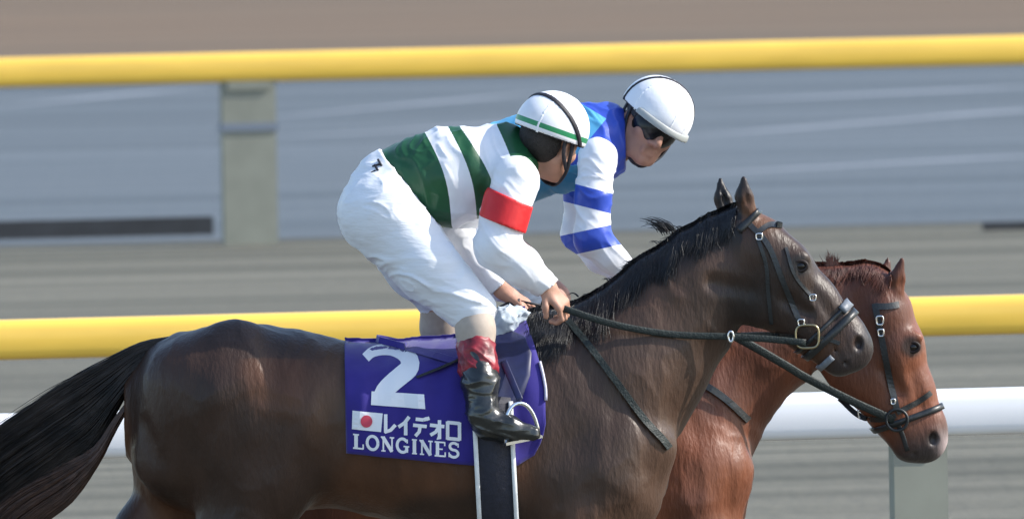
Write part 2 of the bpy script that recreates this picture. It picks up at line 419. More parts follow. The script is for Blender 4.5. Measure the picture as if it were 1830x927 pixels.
rail('yellow_running_rail', 915, 110, 1.1, .092, .06, yellow, [(a+i*9.0, .34, post_m, .73 if i == 0 else None) for i in range(-4, 5)],
     'far yellow running rail crossing the top, beside the blue-grey sand track')
a = along(700, 590, 1.1, 915, 584)
rail('yellow_running_rail', 915, 584, 1.1, .078, .06, yellow, [(a+i*5.0, .12, post_m, None) for i in range(-6, 7)],
     'near yellow running rail passing behind the horses and saddle cloth')
a = along(1640, 738, 1.08, 915, 757)
rail('white_running_rail', 915, 757, 1.08, .082, .06, white_pl, [(a+i*4.6, .19, post_m, None) for i in range(-6, 7)],
     'thick white running rail low in the frame, nearest behind the horses')
# low dark strips standing along the sand edge, left and far right
for (x0, y0, x1, y1, hh, lab) in ((-420, 434, 410, 424, .115, 'long black strip at the foot of the far rail, left'),
                               (1745, 411, 2100, 406, .05, 'low black strip on the sand edge at far right')):
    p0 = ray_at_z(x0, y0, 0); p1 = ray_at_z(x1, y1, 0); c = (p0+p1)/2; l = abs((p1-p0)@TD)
    o = mesh_obj('dark_strip', *boxm(c+np.array((0, 0, hh/2+.004)), (l, .06, hh), ROT), strip_black, smooth=False, loc=(c[0], c[1], .004))
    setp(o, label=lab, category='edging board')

# ------------------------------------------------------------------ horses
coat_m = mat_attr('horse_coat', rough=.44, spec=.34, sheen=.0, coat=.0, nscale=7, namt=.28, bump=.28, bscale=75, stretch=(1.3, 1, .4))
hoof_m = mat('hoof_horn', (.05, .04, .035), .5, nscale=20, namt=.3)
eye_m = mat('horse_eye', (.010, .006, .004), .16, .45)
lid_m = mat('dark_eyelid', (.022, .014, .012), .6, .3)
hair_black = mat('black_horse_hair', (.010, .010, .012), .42, .5, nscale=30, namt=.4)
hair_tail = mat('tail_hair', (.022, .016, .013), .5, .4, nscale=14, namt=.7)
hair_red = mat('red_brown_horse_hair', (.10, .032, .02), .45, .5, nscale=30, namt=.4)
hair_brown = mat('brown_horse_hair', (.075, .038, .025), .45, .5, nscale=30, namt=.4)
leather = mat('black_leather', (.014, .017, .019), .38, .5, nscale=30, namt=.2, bump=.1, bscale=90)
rein_m = mat('dark_green_rubber_rein', (.013, .020, .019), .55, .35, nscale=60, namt=.3, bump=.3, bscale=160)
metal = mat('polished_steel', (.75, .76, .78), .18, metal=1)
brass = mat('brass', (.38, .32, .2), .3, metal=1)

TORSO = [(226, 700, 790, .04), (240, 655, 840, .10), (262, 622, 880, .16), (300, 601, 905, .21), (380, 585, 925, .26), (450, 577, 925, .275), (530, 586, 912, .28),
         (600, 606, 905, .275), (700, 614, 930, .30), (800, 607, 960, .31), (900, 592, 985, .285), (960, 580, 990, .255), (1020, 585, 985, .235),
         (1080, 625, 975, .215), (1130, 690, 950, .19), (1165, 760, 915, .14), (1185, 800, 870, .06)]
def leg(F, pts, k=.035, ys=.85):
    F.chain(pts, ys, k)
def horse(name, label, dx, dy, d0, neck, head, jowl, jaw, ears, muscles, legs, hooves, h=.0075):
    lo = P(130+dx, 300, d0-.42); hi = P(1760, 300, d0+.42); lo[2] = -.02; hi[1] = d0+.42; lo[1] = d0-.42; hi[2] = 2.2
    xs = [p[0] for p in head]; hi[0] = P(max(xs)+70, 500, d0)[0]
    F = Field(lo, hi, h)
    F.loft([(a+dx, t+dy, b+dy, w) for a, t, b, w in TORSO], d0)
    F.chain([(900+dx, 640+dy, d0, 55, .8), (985+dx, 615+dy, d0, 52, .8), (1050+dx, 620+dy, d0, 60, .9)], k=.06)
    for l in legs: F.chain([(x+dx, y+dy, d0+z, r) for x, y, z, r in l], .8, .045)
    for (pts, ys, k) in muscles:
        for sg in (-1, 1): F.chain([(x+dx, y+dy, d0+z*sg, r) for x, y, z, r in pts], ys, k)
    F.chain([(x, y, d0, r, w) for x, y, r, w in neck], k=.05)
    for sg in (-1, 1):       # hollow of the flank behind the ribs, girth groove behind the elbow, groove between shoulder and neck
        F.cap(P(592+dx, 720+dy, d0+sg*.315), .030, P(568+dx, 880+dy, d0+sg*.30), .045, 1, .05, 's')
        F.cap(P(930+dx, 760+dy, d0+sg*.315), .022, P(945+dx, 930+dy, d0+sg*.315), .022, 1, .05, 's')
        F.cap(P(250+dx, 760+dy, d0+sg*.20), .02, P(330+dx, 930+dy, d0+sg*.27), .02, 1, .04, 's')
    # head
    F.chain([(x, y, d0, r, w) for x, y, r, w in head], k=.025)
    (jx, jy, jr, jw) = jowl
    for sg in (-1, 1):
        F.ell(P(jx, jy, d0+sg*.045), (jr*S(d0), .045, jr*S(d0)), k=.03)
    for sg in (-1, 1):
        F.chain([(x, y, d0+sg*.028, r) for x, y, r in jaw], .7, .03)
    # facial crest / brow / nostril shaping
    ax0 = np.array(head[0][:2]); ax1 = np.array(head[-1][:2]); t = (ax1-ax0)/np.linalg.norm(ax1-ax0); n = np.array((t[1], -t[0]))
    Lh = np.linalg.norm(ax1-ax0)
    def hp(u, v): q = ax0+t*Lh*u+n*v; return q[0], q[1]
    for sg in (-1, 1):
        e = hp(.36, 46); F.ell(P(*e, d0+sg*.062), (.030, .014, .016), k=.025)                # brow
        F.cap(P(*hp(.48, 6), d0+sg*.062), .010, P(*hp(.72, 2), d0+sg*.05), .006, k=.03)      # facial crest
        F.cap(P(*hp(.50, -24), d0+sg*.098), .012, P(*hp(.66, -10), d0+sg*.084), .008, k=.03, op='s')
        F.cap(P(*hp(.58, 26), d0+sg*.090), .014, P(*hp(.8, 18), d0+sg*.074), .012, k=.03, op='s')
        F.cap(P(*hp(.30, -60), d0+sg*.110), .014, P(*hp(.10, -95), d0+sg*.115), .012, k=.04, op='s')
        F.ell(P(*hp(1.0, 16), d0+sg*.042), (.024, .018, .028), k=.018)                       # nostril wing
        F.ell(P(*hp(1.02, 17), d0+sg*.060), (.015, .024, .023), k=.010, op='s')               # nostril
        F.cap(P(*hp(1.08, -24), d0+sg*.052), .005, P(*hp(.90, -20), d0+sg*.058), .004, k=.006, op='s')   # mouth line
    F.ell(P(*hp(1.04, -36), d0), (.026, .032, .022), k=.02)                                   # lower lip
    for (tx, ty, bx, by, z) in ears:
        b = P(bx, by, d0+z); tip = P(tx, ty, d0+z*1.25); mid = (b+tip)/2+np.array((-.006, 0, 0))
        F.cap(b, .028, mid, .026, .75, .012); F.cap(mid, .026, tip, .006, .75, .008)
        F.cap(mid+np.array((.012, -.022, -.02)), .012, tip+np.array((.004, -.014, -.03)), .005, 1, .006, 's')
    ii = np.argwhere(np.abs(F.f) < .03); V = F.lo+ii*F.h
    lump = vnoise(V*np.array((8, 6, 5)), 3)*.0042+vnoise(V*np.array((17, 10, 9)), 5)*.0032+(1-np.abs(vnoise(V*np.array((22, 12, 7))+vnoise(V*6, 4)[:, None], 9)))**4*.003
    px, py = UNP(V); hx = (px-ax0[0])*t[0]+(py-ax0[1])*t[1]; hz = (px-ax0[0])*n[0]+(py-ax0[1])*n[1]
    onhead = np.clip((hx+60)/60, 0, 1)*(np.abs(hz) < 150)*(py < 900)
    F.f[ii[:, 0], ii[:, 1], ii[:, 2]] -= (lump*(1-.8*onhead)).astype(np.float32)
    V, Q = F.mesh(); N = normals(V, Q)
    px, py = UNP(V); hx = (px-ax0[0])*t[0]+(py-ax0[1])*t[1]; hz = (px-ax0[0])*n[0]+(py-ax0[1])*n[1]
    return F, V, Q, N, px, py, hx/Lh, hz, hp, Lh

def lerp(a, b, t): t = np.clip(t, 0, 1)[:, None]; return a*(1-t)+b*t
def sstep(a, b, x): t = np.clip((x-a)/(b-a), 0, 1); return t*t*(3-2*t)
C = lambda *c: np.array(c)

LEGS1 = [[(400, 720, -.12, 128), (455, 850, -.13, 92), (430, 960, -.13, 74), (395, 1060, -.12, 48), (360, 1150, -.12, 36), (372, 1250, -.115, 24), (392, 1385, -.11, 27), (418, 1445, -.11, 22)],
         [(375, 740, .12, 112), (338, 865, .12, 80), (268, 955, .12, 60), (215, 1050, .12, 44), (160, 1130, .12, 36), (140, 1240, .12, 24), (130, 1360, .12, 27), (110, 1425, .12, 22)],
         [(1075, 860, -.14, 90), (1035, 930, -.15, 74), (1025, 1020, -.14, 54), (1020, 1140, -.13, 38), (1018, 1260, -.13, 25), (1010, 1380, -.13, 28), (1030, 1440, -.13, 22)],
         [(1075, 860, .14, 88), (1085, 930, .14, 72), (1140, 1010, .14, 52), (1195, 1090, .14, 38), (1165, 1200, .14, 25), (1125, 1300, .14, 28), (1095, 1350, .14, 22)]]
HOOF1 = [(432, 1480, -.11), (95, 1462, .12), (1044, 1476, -.13), (1072, 1385, .14)]
MUS = [([(330, 690, .14, 75), (300, 820, .12, 60)], .8, .05), ([(420, 640, .13, 60), (520, 720, .16, 55)], .7, .06),
       ([(440, 700, .17, 60), (500, 830, .17, 62)], .7, .05), ([(500, 880, .16, 45), (520, 820, .17, 36)], .7, .04),
       ([(985, 650, .135, 48), (1090, 790, .16, 58)], .7, .05), ([(1100, 800, .165, 56), (1010, 890, .17, 58)], .7, .045),
       ([(960, 720, .165, 50), (985, 850, .185, 62)], .6, .05), ([(1130, 810, .085, 66), (1120, 890, .09, 62)], .9, .04),
       ([(1070, 640, .105, 46), (1150, 790, .12, 50)], .7, .06)]
NECK1 = [(1035, 705, 130, .85), (1108, 670, 137, .72), (1170, 602, 113, .66), (1223, 541, 96, .62), (1271, 486, 81, .62), (1306, 446, 60, .74)]
HEAD1 = [(1325, 418, 48, .95), (1352, 444, 57, .92), (1392, 486, 60, .85), (1446, 545, 52, .72), (1497, 600, 46, .68), (1518, 622, 43, .78)]
JOWL1 = (1362, 498, 86, .09)
JAW1 = [(1385, 545, 42), (1440, 590, 34), (1495, 640, 28)]
EARS1 = [(1329, 318, 1338, 384, -.045), (1287, 322, 1302, 388, .05)]
F1, V, Q, N, px, py, hu, hz, hp1, L1 = horse('horse', '', 0, 0, 0, NECK1, HEAD1, JOWL1, JAW1, EARS1, MUS, LEGS1, HOOF1)
h1 = empty('racehorse', (P(640, 900)[0], 0, 0), 'dark brown racehorse with black mane and tail wearing the number 2 cloth', 'horse', 'racehorses after the finish')
col = np.tile(C(.040, .021, .014), (len(V), 1))
nz = vnoise(V*4, 1)
col = lerp(col, C(.088, .037, .018), sstep(.0, .5, nz+.25*(py > 640)-.1))
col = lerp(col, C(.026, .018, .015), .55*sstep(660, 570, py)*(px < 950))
neckmix = sstep(930, 1150, px)*(px < 1300); col = lerp(col, C(.062, .036, .024), .75*neckmix)
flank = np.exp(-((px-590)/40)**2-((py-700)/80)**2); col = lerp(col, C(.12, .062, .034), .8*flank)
ear_t = np.exp(-((px-1362)/26)**2-((py-392)/30)**2); col = lerp(col, C(.13, .06, .03), .8*ear_t)
ck = np.exp(-((px-1300)/60)**2-((py-440)/50)**2); col = lerp(col, C(.085, .045, .028), .7*ck)
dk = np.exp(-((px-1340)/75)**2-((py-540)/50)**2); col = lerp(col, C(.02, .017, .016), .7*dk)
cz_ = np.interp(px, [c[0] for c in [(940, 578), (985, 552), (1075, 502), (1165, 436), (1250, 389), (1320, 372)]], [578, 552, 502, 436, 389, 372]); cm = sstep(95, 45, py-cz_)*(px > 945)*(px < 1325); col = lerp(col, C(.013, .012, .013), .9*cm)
ed = np.hypot(px-hp1(.4, 37)[0], py-hp1(.4, 37)[1]); col = lerp(col, C(.012, .010, .010), .9*sstep(26, 12, ed))
muz = sstep(.85, 1.05, hu)*(np.abs(hz) < 120)*(px > 1380); col = lerp(col, C(.018, .018, .02), .85*muz)
earb = sstep(372, 330, py)*(px > 1260)*(px < 1352); col = lerp(col, C(.014, .013, .014), .85*earb)
low = sstep(1080, 1200, py); col = lerp(col, C(.012, .011, .011), low)
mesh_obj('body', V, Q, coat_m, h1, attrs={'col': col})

def torus(c, R, r, m, name, parent, ax=(0, 1, 0), sq=2.0, n=28, sx=1, sz=1):
    th = np.arange(n)*2*math.pi/n; e = 2/sq
    path = np.stack([c[0]+sx*R*np.sign(np.cos(th))*np.abs(np.cos(th))**e, np.full(n, c[1]), c[2]+sz*R*np.sign(np.sin(th))*np.abs(np.sin(th))**e], 1)
    return mesh_obj(name, *sweep(path, r, 8, True), m, parent)
def surfY(F, x, y, d0, off=.006, side=-1):
    p = P(x, y, d0); yy = F.front(np.array([p[0]]), np.array([p[2]]), d0-.42, d0+.42, side)[0]
    p[1] = (d0 if np.isnan(yy) else yy)+side*off; return p
def eyes(hp, d0, u, v, root, FF):
    for sg in (-1, 1):
        c = surfY(FF, *hp(u, v), d0, -.014, sg); th = np.linspace(0, math.pi, 9); ph = np.arange(14)*2*math.pi/14
        Vv = np.array([c+.021*np.array((math.sin(a)*math.cos(b)*1.15, math.sin(a)*math.sin(b)*.9, math.cos(a)*.9)) for a in th for b in ph])
        Fc = [(i*14+j, i*14+(j+1) % 14, (i+1)*14+(j+1) % 14, (i+1)*14+j) for i in range(8) for j in range(14)]
        e_ = mesh_obj('eye', Vv, Fc, eye_m, root); torus(c+np.array((0, sg*.012, .001)), .0185, .0062, lid_m, 'eyelid', e_, sx=1.18, sz=.85)
eyes(hp1, 0, .40, 37, h1, F1)
def hoof(x, y, z, root, d0, ground=True):
    c = P(x, y, d0+z); n = 14; rings = []
    zb = .0 if ground else c[2]-.05
    for (dz, r, ox) in ((0, .062, .012), (.015, .063, .012), (.075, .045, -.012), (.088, .036, -.018)):
        rings.append([(c[0]+ox+r*1.12*math.cos(a), c[1]+r*math.sin(a), zb+dz) for a in np.arange(n)*2*math.pi/n])
    Vv = np.array(rings).reshape(-1, 3); Fc = [(i*n+j, i*n+(j+1) % n, (i+1)*n+(j+1) % n, (i+1)*n+j) for i in range(3) for j in range(n)]
    Fc += [tuple(range(n))[::-1], tuple(3*n+j for j in range(n))]
    mesh_obj('hoof', Vv, Fc, hoof_m, root)
for i, (x, y, z) in enumerate(HOOF1): hoof(x, y, z, h1, 0, i != 3)

LEGS2 = [[(x-20, y, z, r) for x, y, z, r in LEGS1[0]], [(x+30, y, z, r) for x, y, z, r in LEGS1[1]], LEGS1[3] and [(x, y, -z, r) for x, y, z, r in LEGS1[3]], [(x, y, -z, r) for x, y, z, r in LEGS1[2]]]
NECK2 = [(1185, 760, 130, .85), (1230, 738, 126, .72), (1322, 636, 100, .64), (1405, 585, 82, .62), (1478, 550, 66, .66), (1530, 532, 52, .75)]
HEAD2 = [(1556, 525, 50, .95), (1570, 560, 58, .92), (1592, 622, 58, .85), (1620, 700, 48, .72), (1644, 765, 44, .68), (1650, 785, 42, .78)]
JOWL2 = (1545, 632, 84, .09)
JAW2 = [(1545, 680, 45), (1590, 735, 36), (1622, 790, 30)]
EARS2 = [(1612, 464, 1600, 532, -.045), (1588, 458, 1578, 522, .045)]
F2, V, Q, N, px, py, hu, hz, hp2, L2 = horse('horse2', '', 140, 42, 1.1, NECK2, HEAD2, JOWL2, JAW2, EARS2, MUS, LEGS2, HOOF1)
h2 = empty('racehorse', (P(780, 900)[0], 1.1, 0), 'red-bay racehorse on the far side with its head lowest at right', 'horse', 'racehorses after the finish')
col = np.tile(C(.175, .058, .027), (len(V), 1)); nz = vnoise(V*5, 2)
col = lerp(col, C(.11, .038, .021), sstep(-.1, .5, nz))
col = lerp(col, C(.06, .03, .022), .8*sstep(.78, 1.0, hu)*(px > 1500))
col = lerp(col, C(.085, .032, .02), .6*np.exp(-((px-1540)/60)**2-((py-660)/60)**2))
nd = np.hypot(px-hp2(1.02, 17)[0], py-hp2(1.02, 17)[1]); col = lerp(col, C(.012, .010, .010), .9*sstep(18, 8, nd))
muz = sstep(.93, 1.08, hu)*(px > 1500); col = lerp(col, C(.035, .03, .03), .9*muz)
ed = np.hypot(px-hp2(.41, 37)[0], py-hp2(.41, 37)[1]); col = lerp(col, C(.02, .012, .010), .9*sstep(26, 12, ed))
pink = np.exp(-((px-1693)/16)**2-((py-800)/24)**2); col = lerp(col, C(.45, .36, .35), pink)
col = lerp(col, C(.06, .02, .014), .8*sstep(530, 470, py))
low = sstep(1080, 1200, py); col = lerp(col, C(.014, .012, .012), low)
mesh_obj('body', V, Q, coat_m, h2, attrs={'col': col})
eyes(hp2, 1.1, .41, 37, h2, F2)
for i, (x, y, z) in enumerate(HOOF1):
    if i >= 2: x, y, z = HOOF1[5-i][0], HOOF1[5-i][1], -HOOF1[5-i][2]
    hoof(x+(140-20 if i == 0 else 170 if i == 1 else 140), y+42, z, h2, 1.1, True if i != 2 else False)

# mane lying on the near side of the neck
def mane(F, d0, crest, n, lenf, root, m, lean, y0=-.3, y1=.1, rr=(.0016, .0034), name='mane'):
    cr = spline([P(x, y, d0) for x, y in crest], 300); paths = []
    zz = np.linspace(-.12, .12, 121)
    for c in cr:
        v = F.sample(np.stack([np.full(121, c[0]), np.full(121, d0), c[2]+zz], 1)); w = np.where(v < 0)[0]
        if len(w): c[2] = c[2]+zz[w.max()]
    for i in range(n):
        u = RNG.random(); p = cr[int(u*299)].copy(); L = lenf(u)*RNG.uniform(.35, 1.15)*(1+.25*math.sin(u*40)); ln = lean+.12*math.sin(u*23)+RNG.normal(0, .11)
        wav = RNG.normal(0, .007); ph = RNG.uniform(0, 6)
        pts = []; side = RNG.uniform(-.02, .01)
        for s in np.linspace(0, 1, 11):
            x = p[0]+math.sin(ln)*L*s+wav*math.sin(5*s+ph)*s; z = p[2]+.014*(1-s)**2-math.cos(ln)*L*s; pts.append((x, z))
        paths.append((pts, side, RNG.uniform(.003, .011)))
    X = np.array([[q[0] for q in p[0]] for p in paths]); Z = np.array([[q[1] for q in p[0]] for p in paths])
    Y = F.front(X.ravel(), Z.ravel(), d0-.3, d0+.05).reshape(X.shape)
    s = np.linspace(0, 1, 11); Y0 = d0+np.array([p[1] for p in paths])
    Yf = np.where(np.isnan(Y), d0, Y-np.array([p[2] for p in paths])[:, None])
    bl = sstep(0, .25, s)[None, :]; Yf = Y0[:, None]*(1-bl)+Yf*bl
    for c in range(1, 11): Yf[:, c] = np.minimum(Yf[:, c], Yf[:, c-1]+.01)
    V, Q = strands(np.stack([X, Yf, Z], -1), RNG.uniform(*rr, n)); return setp(mesh_obj(name, V, Q, m, root), kind='stuff')
CREST1 = [(945, 578), (985, 552), (1030, 530), (1075, 502), (1120, 470), (1165, 436), (1205, 410), (1250, 389), (1290, 374), (1318, 372)]
mane(F1, 0, CREST1, 5200, lambda u: .155-.06*u, h1, hair_black, -.30, rr=(.0009, .0021))
mane(F1, 0, CREST1, 1600, lambda u: .05, h1, hair_black, -1.0, rr=(.0009, .0018), name='short_mane_hair')
# loose hairs lifting off the crest
paths = []
for i in range(70):
    x0, y0 = 1196+RNG.normal(0, 9), 414+RNG.normal(0, 3); L = RNG.uniform(.03, .075); b = RNG.uniform(.4, 1.1)
    p0 = P(x0, y0, -.01+RNG.normal(0, .01)); paths.append([p0+np.array((-L*s*(.55+.5*s), RNG.normal(0, .0005), L*(.75*s-.95*b*s*s*.8)+.02*s)) for s in np.linspace(0, 1, 11)])
for i in range(40):
    u = RNG.random(); c = CREST1[int(u*7)+1]; L = RNG.uniform(.02, .045); p0 = P(c[0]+RNG.uniform(0, 40), c[1]-RNG.uniform(-4, 18)*0+0, 0)
    paths.append([p0+np.array((-L*s*.8, 0, L*s*(1.1-s))) for s in np.linspace(0, 1, 11)])
V, Q = strands(paths, np.full(len(paths), .0016)); setp(mesh_obj('loose_mane_hair', V, Q, hair_black, h1), kind='stuff')
# forelock between the ears
CREST2 = [(1440, 495), (1475, 485), (1510, 478), (1545, 478), (1578, 486), (1596, 500)]
mane(F2, 1.1, CREST2, 1300, lambda u: .06, h2, hair_red, -.5, rr=(.0009, .0018))
paths = []
for i in range(160):
    p0 = P(1488+RNG.normal(0, 5), 484+RNG.normal(0, 4), 1.08); L = RNG.uniform(.03, .055); a = RNG.normal(.1, .22)
    paths.append([p0+np.array((-L*s*math.sin(a), RNG.normal(0, .0004), L*s*math.cos(a))) for s in np.linspace(0, 1, 8)])
V, Q = strands(paths, np.full(len(paths), .0018)); setp(mesh_obj('loose_mane_hair', V, Q, hair_red, h2), kind='stuff')

# tail of the near horse
def tail(top, bot, n, d0, root, m, r, rootpt, name='tail', wid=.07):
    T = spline([P(x, y, d0) for x, y in top], 24); B = spline([P(x, y, d0) for x, y in bot], 24); paths = []
    for i in range(n):
        u = RNG.random(); a = RNG.uniform(-1, 1); amp = math.sqrt(max(0, 1-(2*u-1)**2))
        q = T*(1-u)+B*u; s = np.linspace(0, 1, 24); yy = a*amp*wid*(.4+.8*s)
        end = int(RNG.uniform(16, 24)); cl = math.sin(u*37)*.010+math.sin(u*91+a*2)*.006; q = q+np.stack([0*s, yy, cl*s+RNG.normal(0, .009)*np.sin(RNG.uniform(3, 8)*s+RNG.uniform(0, 6))*s], 1)
        q = q[:end]; idx = np.linspace(0, end-1, 14); q = np.stack([np.interp(idx, np.arange(end), q[:, c]) for c in range(3)], 1); paths.append(q)
    V, Q = strands(np.array(paths), RNG.uniform(*r, n), .3); return setp(mesh_obj(name, V, Q, m, root), kind='stuff')
tail([(312, 600), (255, 612), (200, 640), (130, 678), (50, 730), (-60, 810), (-180, 940)], [(262, 660), (232, 692), (198, 752), (168, 808), (105, 855), (0, 935), (-130, 1080)],
     5200, 0, h1, hair_tail, (.0012, .0027), None)
tail([(248, 690), (202, 752), (165, 805), (90, 840), (10, 880), (-80, 960), (-180, 1090)], [(244, 704), (204, 772), (178, 822), (130, 890), (60, 945), (-20, 1040), (-110, 1180)],
     1900, -.03, h1, hair_brown, (.0012, .0026), None, name='tail_underside', wid=.05)
tail([(452, 640), (400, 655), (350, 690), (300, 760), (280, 860), (275, 980)], [(410, 690), (390, 740), (370, 800), (360, 880), (350, 980), (340, 1100)], 700, 1.1, h2, hair_black, (.003, .005), None)

# ------------------------------------------------------------------ straps that follow a body
def ring(F, px, py, d0, tx, ty, width, thick, off, m, name, parent, a0=0, a1=360, n=48, maxd=.45, tilt=0):
    """band round the body through (px,py), perpendicular to image direction (tx,ty)"""
    c = P(px, py, d0); t = P(px+tx, py+ty, d0)-c; t /= np.linalg.norm(t); nn = np.cross(t, (0, 1, 0)); nn /= np.linalg.norm(nn)
    if nn[2] < 0: nn = -nn
    full = a1-a0 >= 360
    th = np.radians(np.linspace(a0, a1, n, endpoint=not full)); D = np.cos(th)[:, None]*nn+np.sin(th)[:, None]*np.array((0, -1, 0))
    rows = []
    for w in (-width/2, 0, width/2):
        o = np.broadcast_to(c+t*w, D.shape); r = F.march(o.copy(), D, maxd); rows.append((o, r))
    inner = [o+D*(r+off*.3)[:, None] for o, r in rows]; outer = [o+D*(r+off+thick)[:, None] for o, r in rows]
    sec = [inner[0], outer[0], outer[1], outer[2], inner[2]]
    V = np.stack(sec, 1).reshape(-1, 3); k = 5; Fc = []
    for i in range(n if full else n-1):
        i2 = (i+1) % n
        for j in range(k): Fc.append((i*k+j, i2*k+j, i2*k+(j+1) % k, i*k+(j+1) % k))
    if not full: Fc += [tuple(range(k)), tuple((n-1)*k+j for j in range(k))[::-1]]
    return mesh_obj(name, V, Fc, m, parent)
def strap(F, pts, d0, width, thick, m, name, parent, side=-1, off=.003, n=26):
    q = spline([P(x, y, d0) for x, y in pts], n); T = np.gradient(q, axis=0); T /= np.linalg.norm(T, axis=1, keepdims=True)
    W = np.stack([-T[:, 2], 0*T[:, 0], T[:, 0]], 1); rows = []
    prev = None
    for w in (-width/2, width/2):
        e = q+W*w; y = F.front(e[:, 0], e[:, 2], d0-.42, d0+.42, side); rows.append((e, y))
    ya = np.where(np.isnan(rows[0][1]), rows[1][1], rows[0][1]); yb = np.where(np.isnan(rows[1][1]), rows[0][1], rows[1][1])
    ok = ~np.isnan(ya)
    if not ok.all():
        i = np.arange(n); ya = np.interp(i, i[ok], ya[ok]); yb = np.interp(i, i[ok], yb[ok])
    sec = []
    for e, y in ((rows[0][0], ya), (rows[1][0], yb)):
        a = e.copy(); a[:, 1] = y+side*off*.2; b = e.copy(); b[:, 1] = y+side*(off+thick); sec.append((a, b))
    V = np.stack([sec[0][0], sec[0][1], sec[1][1], sec[1][0]], 1).reshape(-1, 3); Fc = []
    for i in range(n-1):
        for j in range(4): Fc.append((i*4+j, (i+1)*4+j, (i+1)*4+(j+1) % 4, i*4+(j+1) % 4))
    Fc += [(0, 1, 2, 3), tuple((n-1)*4+j for j in (3, 2, 1, 0))]
    return mesh_obj(name, V, Fc, m, parent, smooth=False)
# bridle, near horse
b1 = empty('bridle', P(1440, 600, -.06), 'black leather bridle with steel bit and long reins on the dark brown horse', 'bridle', 'bridles')
for sg in (-1, 1):
    strap(F1, [(1338, 398), (1372, 436), (1398, 500), (1428, 572)], 0, .017, .004, leather, 'cheek_strap', b1, sg)
    strap(F1, [(1404, 440), (1420, 490), (1452, 530)], 0, .010, .003, leather, 'face_strap', b1, sg)
    strap(F1, [(1352, 420), (1368, 470), (1372, 520), (1378, 578)], 0, .012, .003, leather, 'throat_strap', b1, sg)
    strap(F1, [(1352, 414), (1375, 400), (1398, 402)], 0, .016, .004, leather, 'browband', b1, sg)
    c = surfY(F1, 1442, 599, 0, .012, sg); torus(c, .036, .0042, metal if sg > 0 else brass, 'bit_ring', b1, sq=3.5)
    for (x, y) in ((1356, 421), (1452, 530), (1431, 574)):
        c = surfY(F1, x, y, 0, .010, sg); torus(c, .0095, .0026, metal, 'buckle', b1, sq=4)
    strap(F1, [(1455, 600), (1480, 605), (1500, 612)], 0, .012, .004, leather, 'bit_strap', b1, sg)
    strap(F1, [(1325, 598), (1370, 597), (1425, 600)], 0, .012, .004, leather, 'jaw_strap', b1, sg)
t1 = (185, 195)
ring(F1, 1490, 592, 0, *t1, .024, .005, .004, leather, 'noseband', b1)
grey_pad = mat('pale_grey_pad', (.15, .17, .20), .5, nscale=40, namt=.2, bump=.3)
ring(F1, 1478, 578, 0, *t1, .012, .003, .003, leather, 'noseband', b1)
ring(F1, 1478, 578, 0, *t1, .030, .006, .009, grey_pad, 'nose_pad', b1, -38, 38, 16)
ring(F1, 1502, 622, 0, *t1, .020, .005, .006, grey_pad, 'chin_pad', b1, 118, 242, 20)
ring(F1, 1322, 408, 0, 60, 65, .02, .004, .004, leather, 'headpiece', b1, -95, 95, 30)
# reins: hand -> ring -> bit
RH = (985, 543, -.17)
def rope(pts, r, m, name, parent, flat=(1.0, .45), n=40):
    return mesh_obj(name, *sweep(spline([P(*p) for p in pts], n), r, 8, False, flat=flat), m, parent)
rope([(968, 538, -.19), (1010, 552, -.20), (1100, 580, -.185), (1200, 597, -.15), (1300, 601, -.12), (1380, 606, -.10), (1440, 612, -.09)], .0112, rein_m, 'rein', b1)
rope([(905, 545, .08), (960, 548, .12), (1060, 565, .17), (1200, 590, .15), (1320, 600, .12), (1440, 612, .09)], .0115, rein_m, 'rein', b1)
torus(P(1306, 601, -.125), .016, .004, metal, 'martingale_ring', b1, sx=.5)
# neck strap held with the reins
ns = empty('neck_strap', P(1190, 780, -.1), 'dark neck strap running from the hands down the brown horse\'s shoulder', 'strap')
strap(F1, [(1003, 556), (1050, 610), (1105, 682), (1150, 742), (1183, 778), (1197, 796)], 0, .020, .006, rein_m, 'near_strap', ns, -1, off=.008, n=40)
strap(F1, [(1003, 560), (1060, 620), (1105, 682), (1150, 742), (1186, 782)], 0, .020, .006, rein_m, 'far_strap', ns, 1, off=.006)
# bridle, far horse
b2 = empty('bridle', P(1600, 745, 1.03), 'black leather bridle with noseband on the red-bay horse', 'bridle', 'bridles')
for sg in (-1, 1):
    strap(F2, [(1562, 540), (1574, 600), (1588, 670), (1602, 730)], 1.1, .020, .004, leather, 'cheek_strap', b2, sg)
    strap(F2, [(1602, 735), (1640, 716), (1664, 700)], 1.1, .017, .004, leather, 'noseband_side', b2, sg)
    strap(F2, [(1600, 740), (1570, 748), (1535, 742), (1500, 712)], 1.1, .016, .004, leather, 'jaw_strap', b2, sg)
    strap(F2, [(1565, 545), (1585, 545), (1606, 542)], 1.1, .02, .004, leather, 'browband', b2, sg)
    c = surfY(F2, 1602, 748, 1.1, .012, sg); torus(c, .034, .005, leather if sg < 0 else metal, 'bit_ring', b2)
    for (x, y, w) in ((1571, 570, .03), (1573, 592, .024), (1595, 715, .018), (1540, 738, .03)):
        c = surfY(F2, x, y, 1.1, .010, sg); torus(c, w*.45, .0032, metal, 'buckle', b2, sq=4, sx=.8)
    rope([(1602, 752, 1.1+sg*.075), (1612, 775, 1.1+sg*.07), (1622, 805, 1.1+sg*.062)], .008, leather, 'bit_shank', b2, n=10)
ring(F2, 1636, 742, 1.1, 90, 250, .02, .005, .005, leather, 'noseband', b2)
rope([(1110, 500, .88), (1220, 560, .86), (1315, 602, .88), (1400, 650, .93), (1440, 674, .96), (1520, 715, .99), (1598, 750, 1.02)], .0135, rein_m, 'rein', b2)
rope([(1110, 500, 1.32), (1220, 560, 1.30), (1315, 602, 1.28), (1440, 674, 1.22), (1598, 750, 1.17)], .011, rein_m, 'rein', b2)
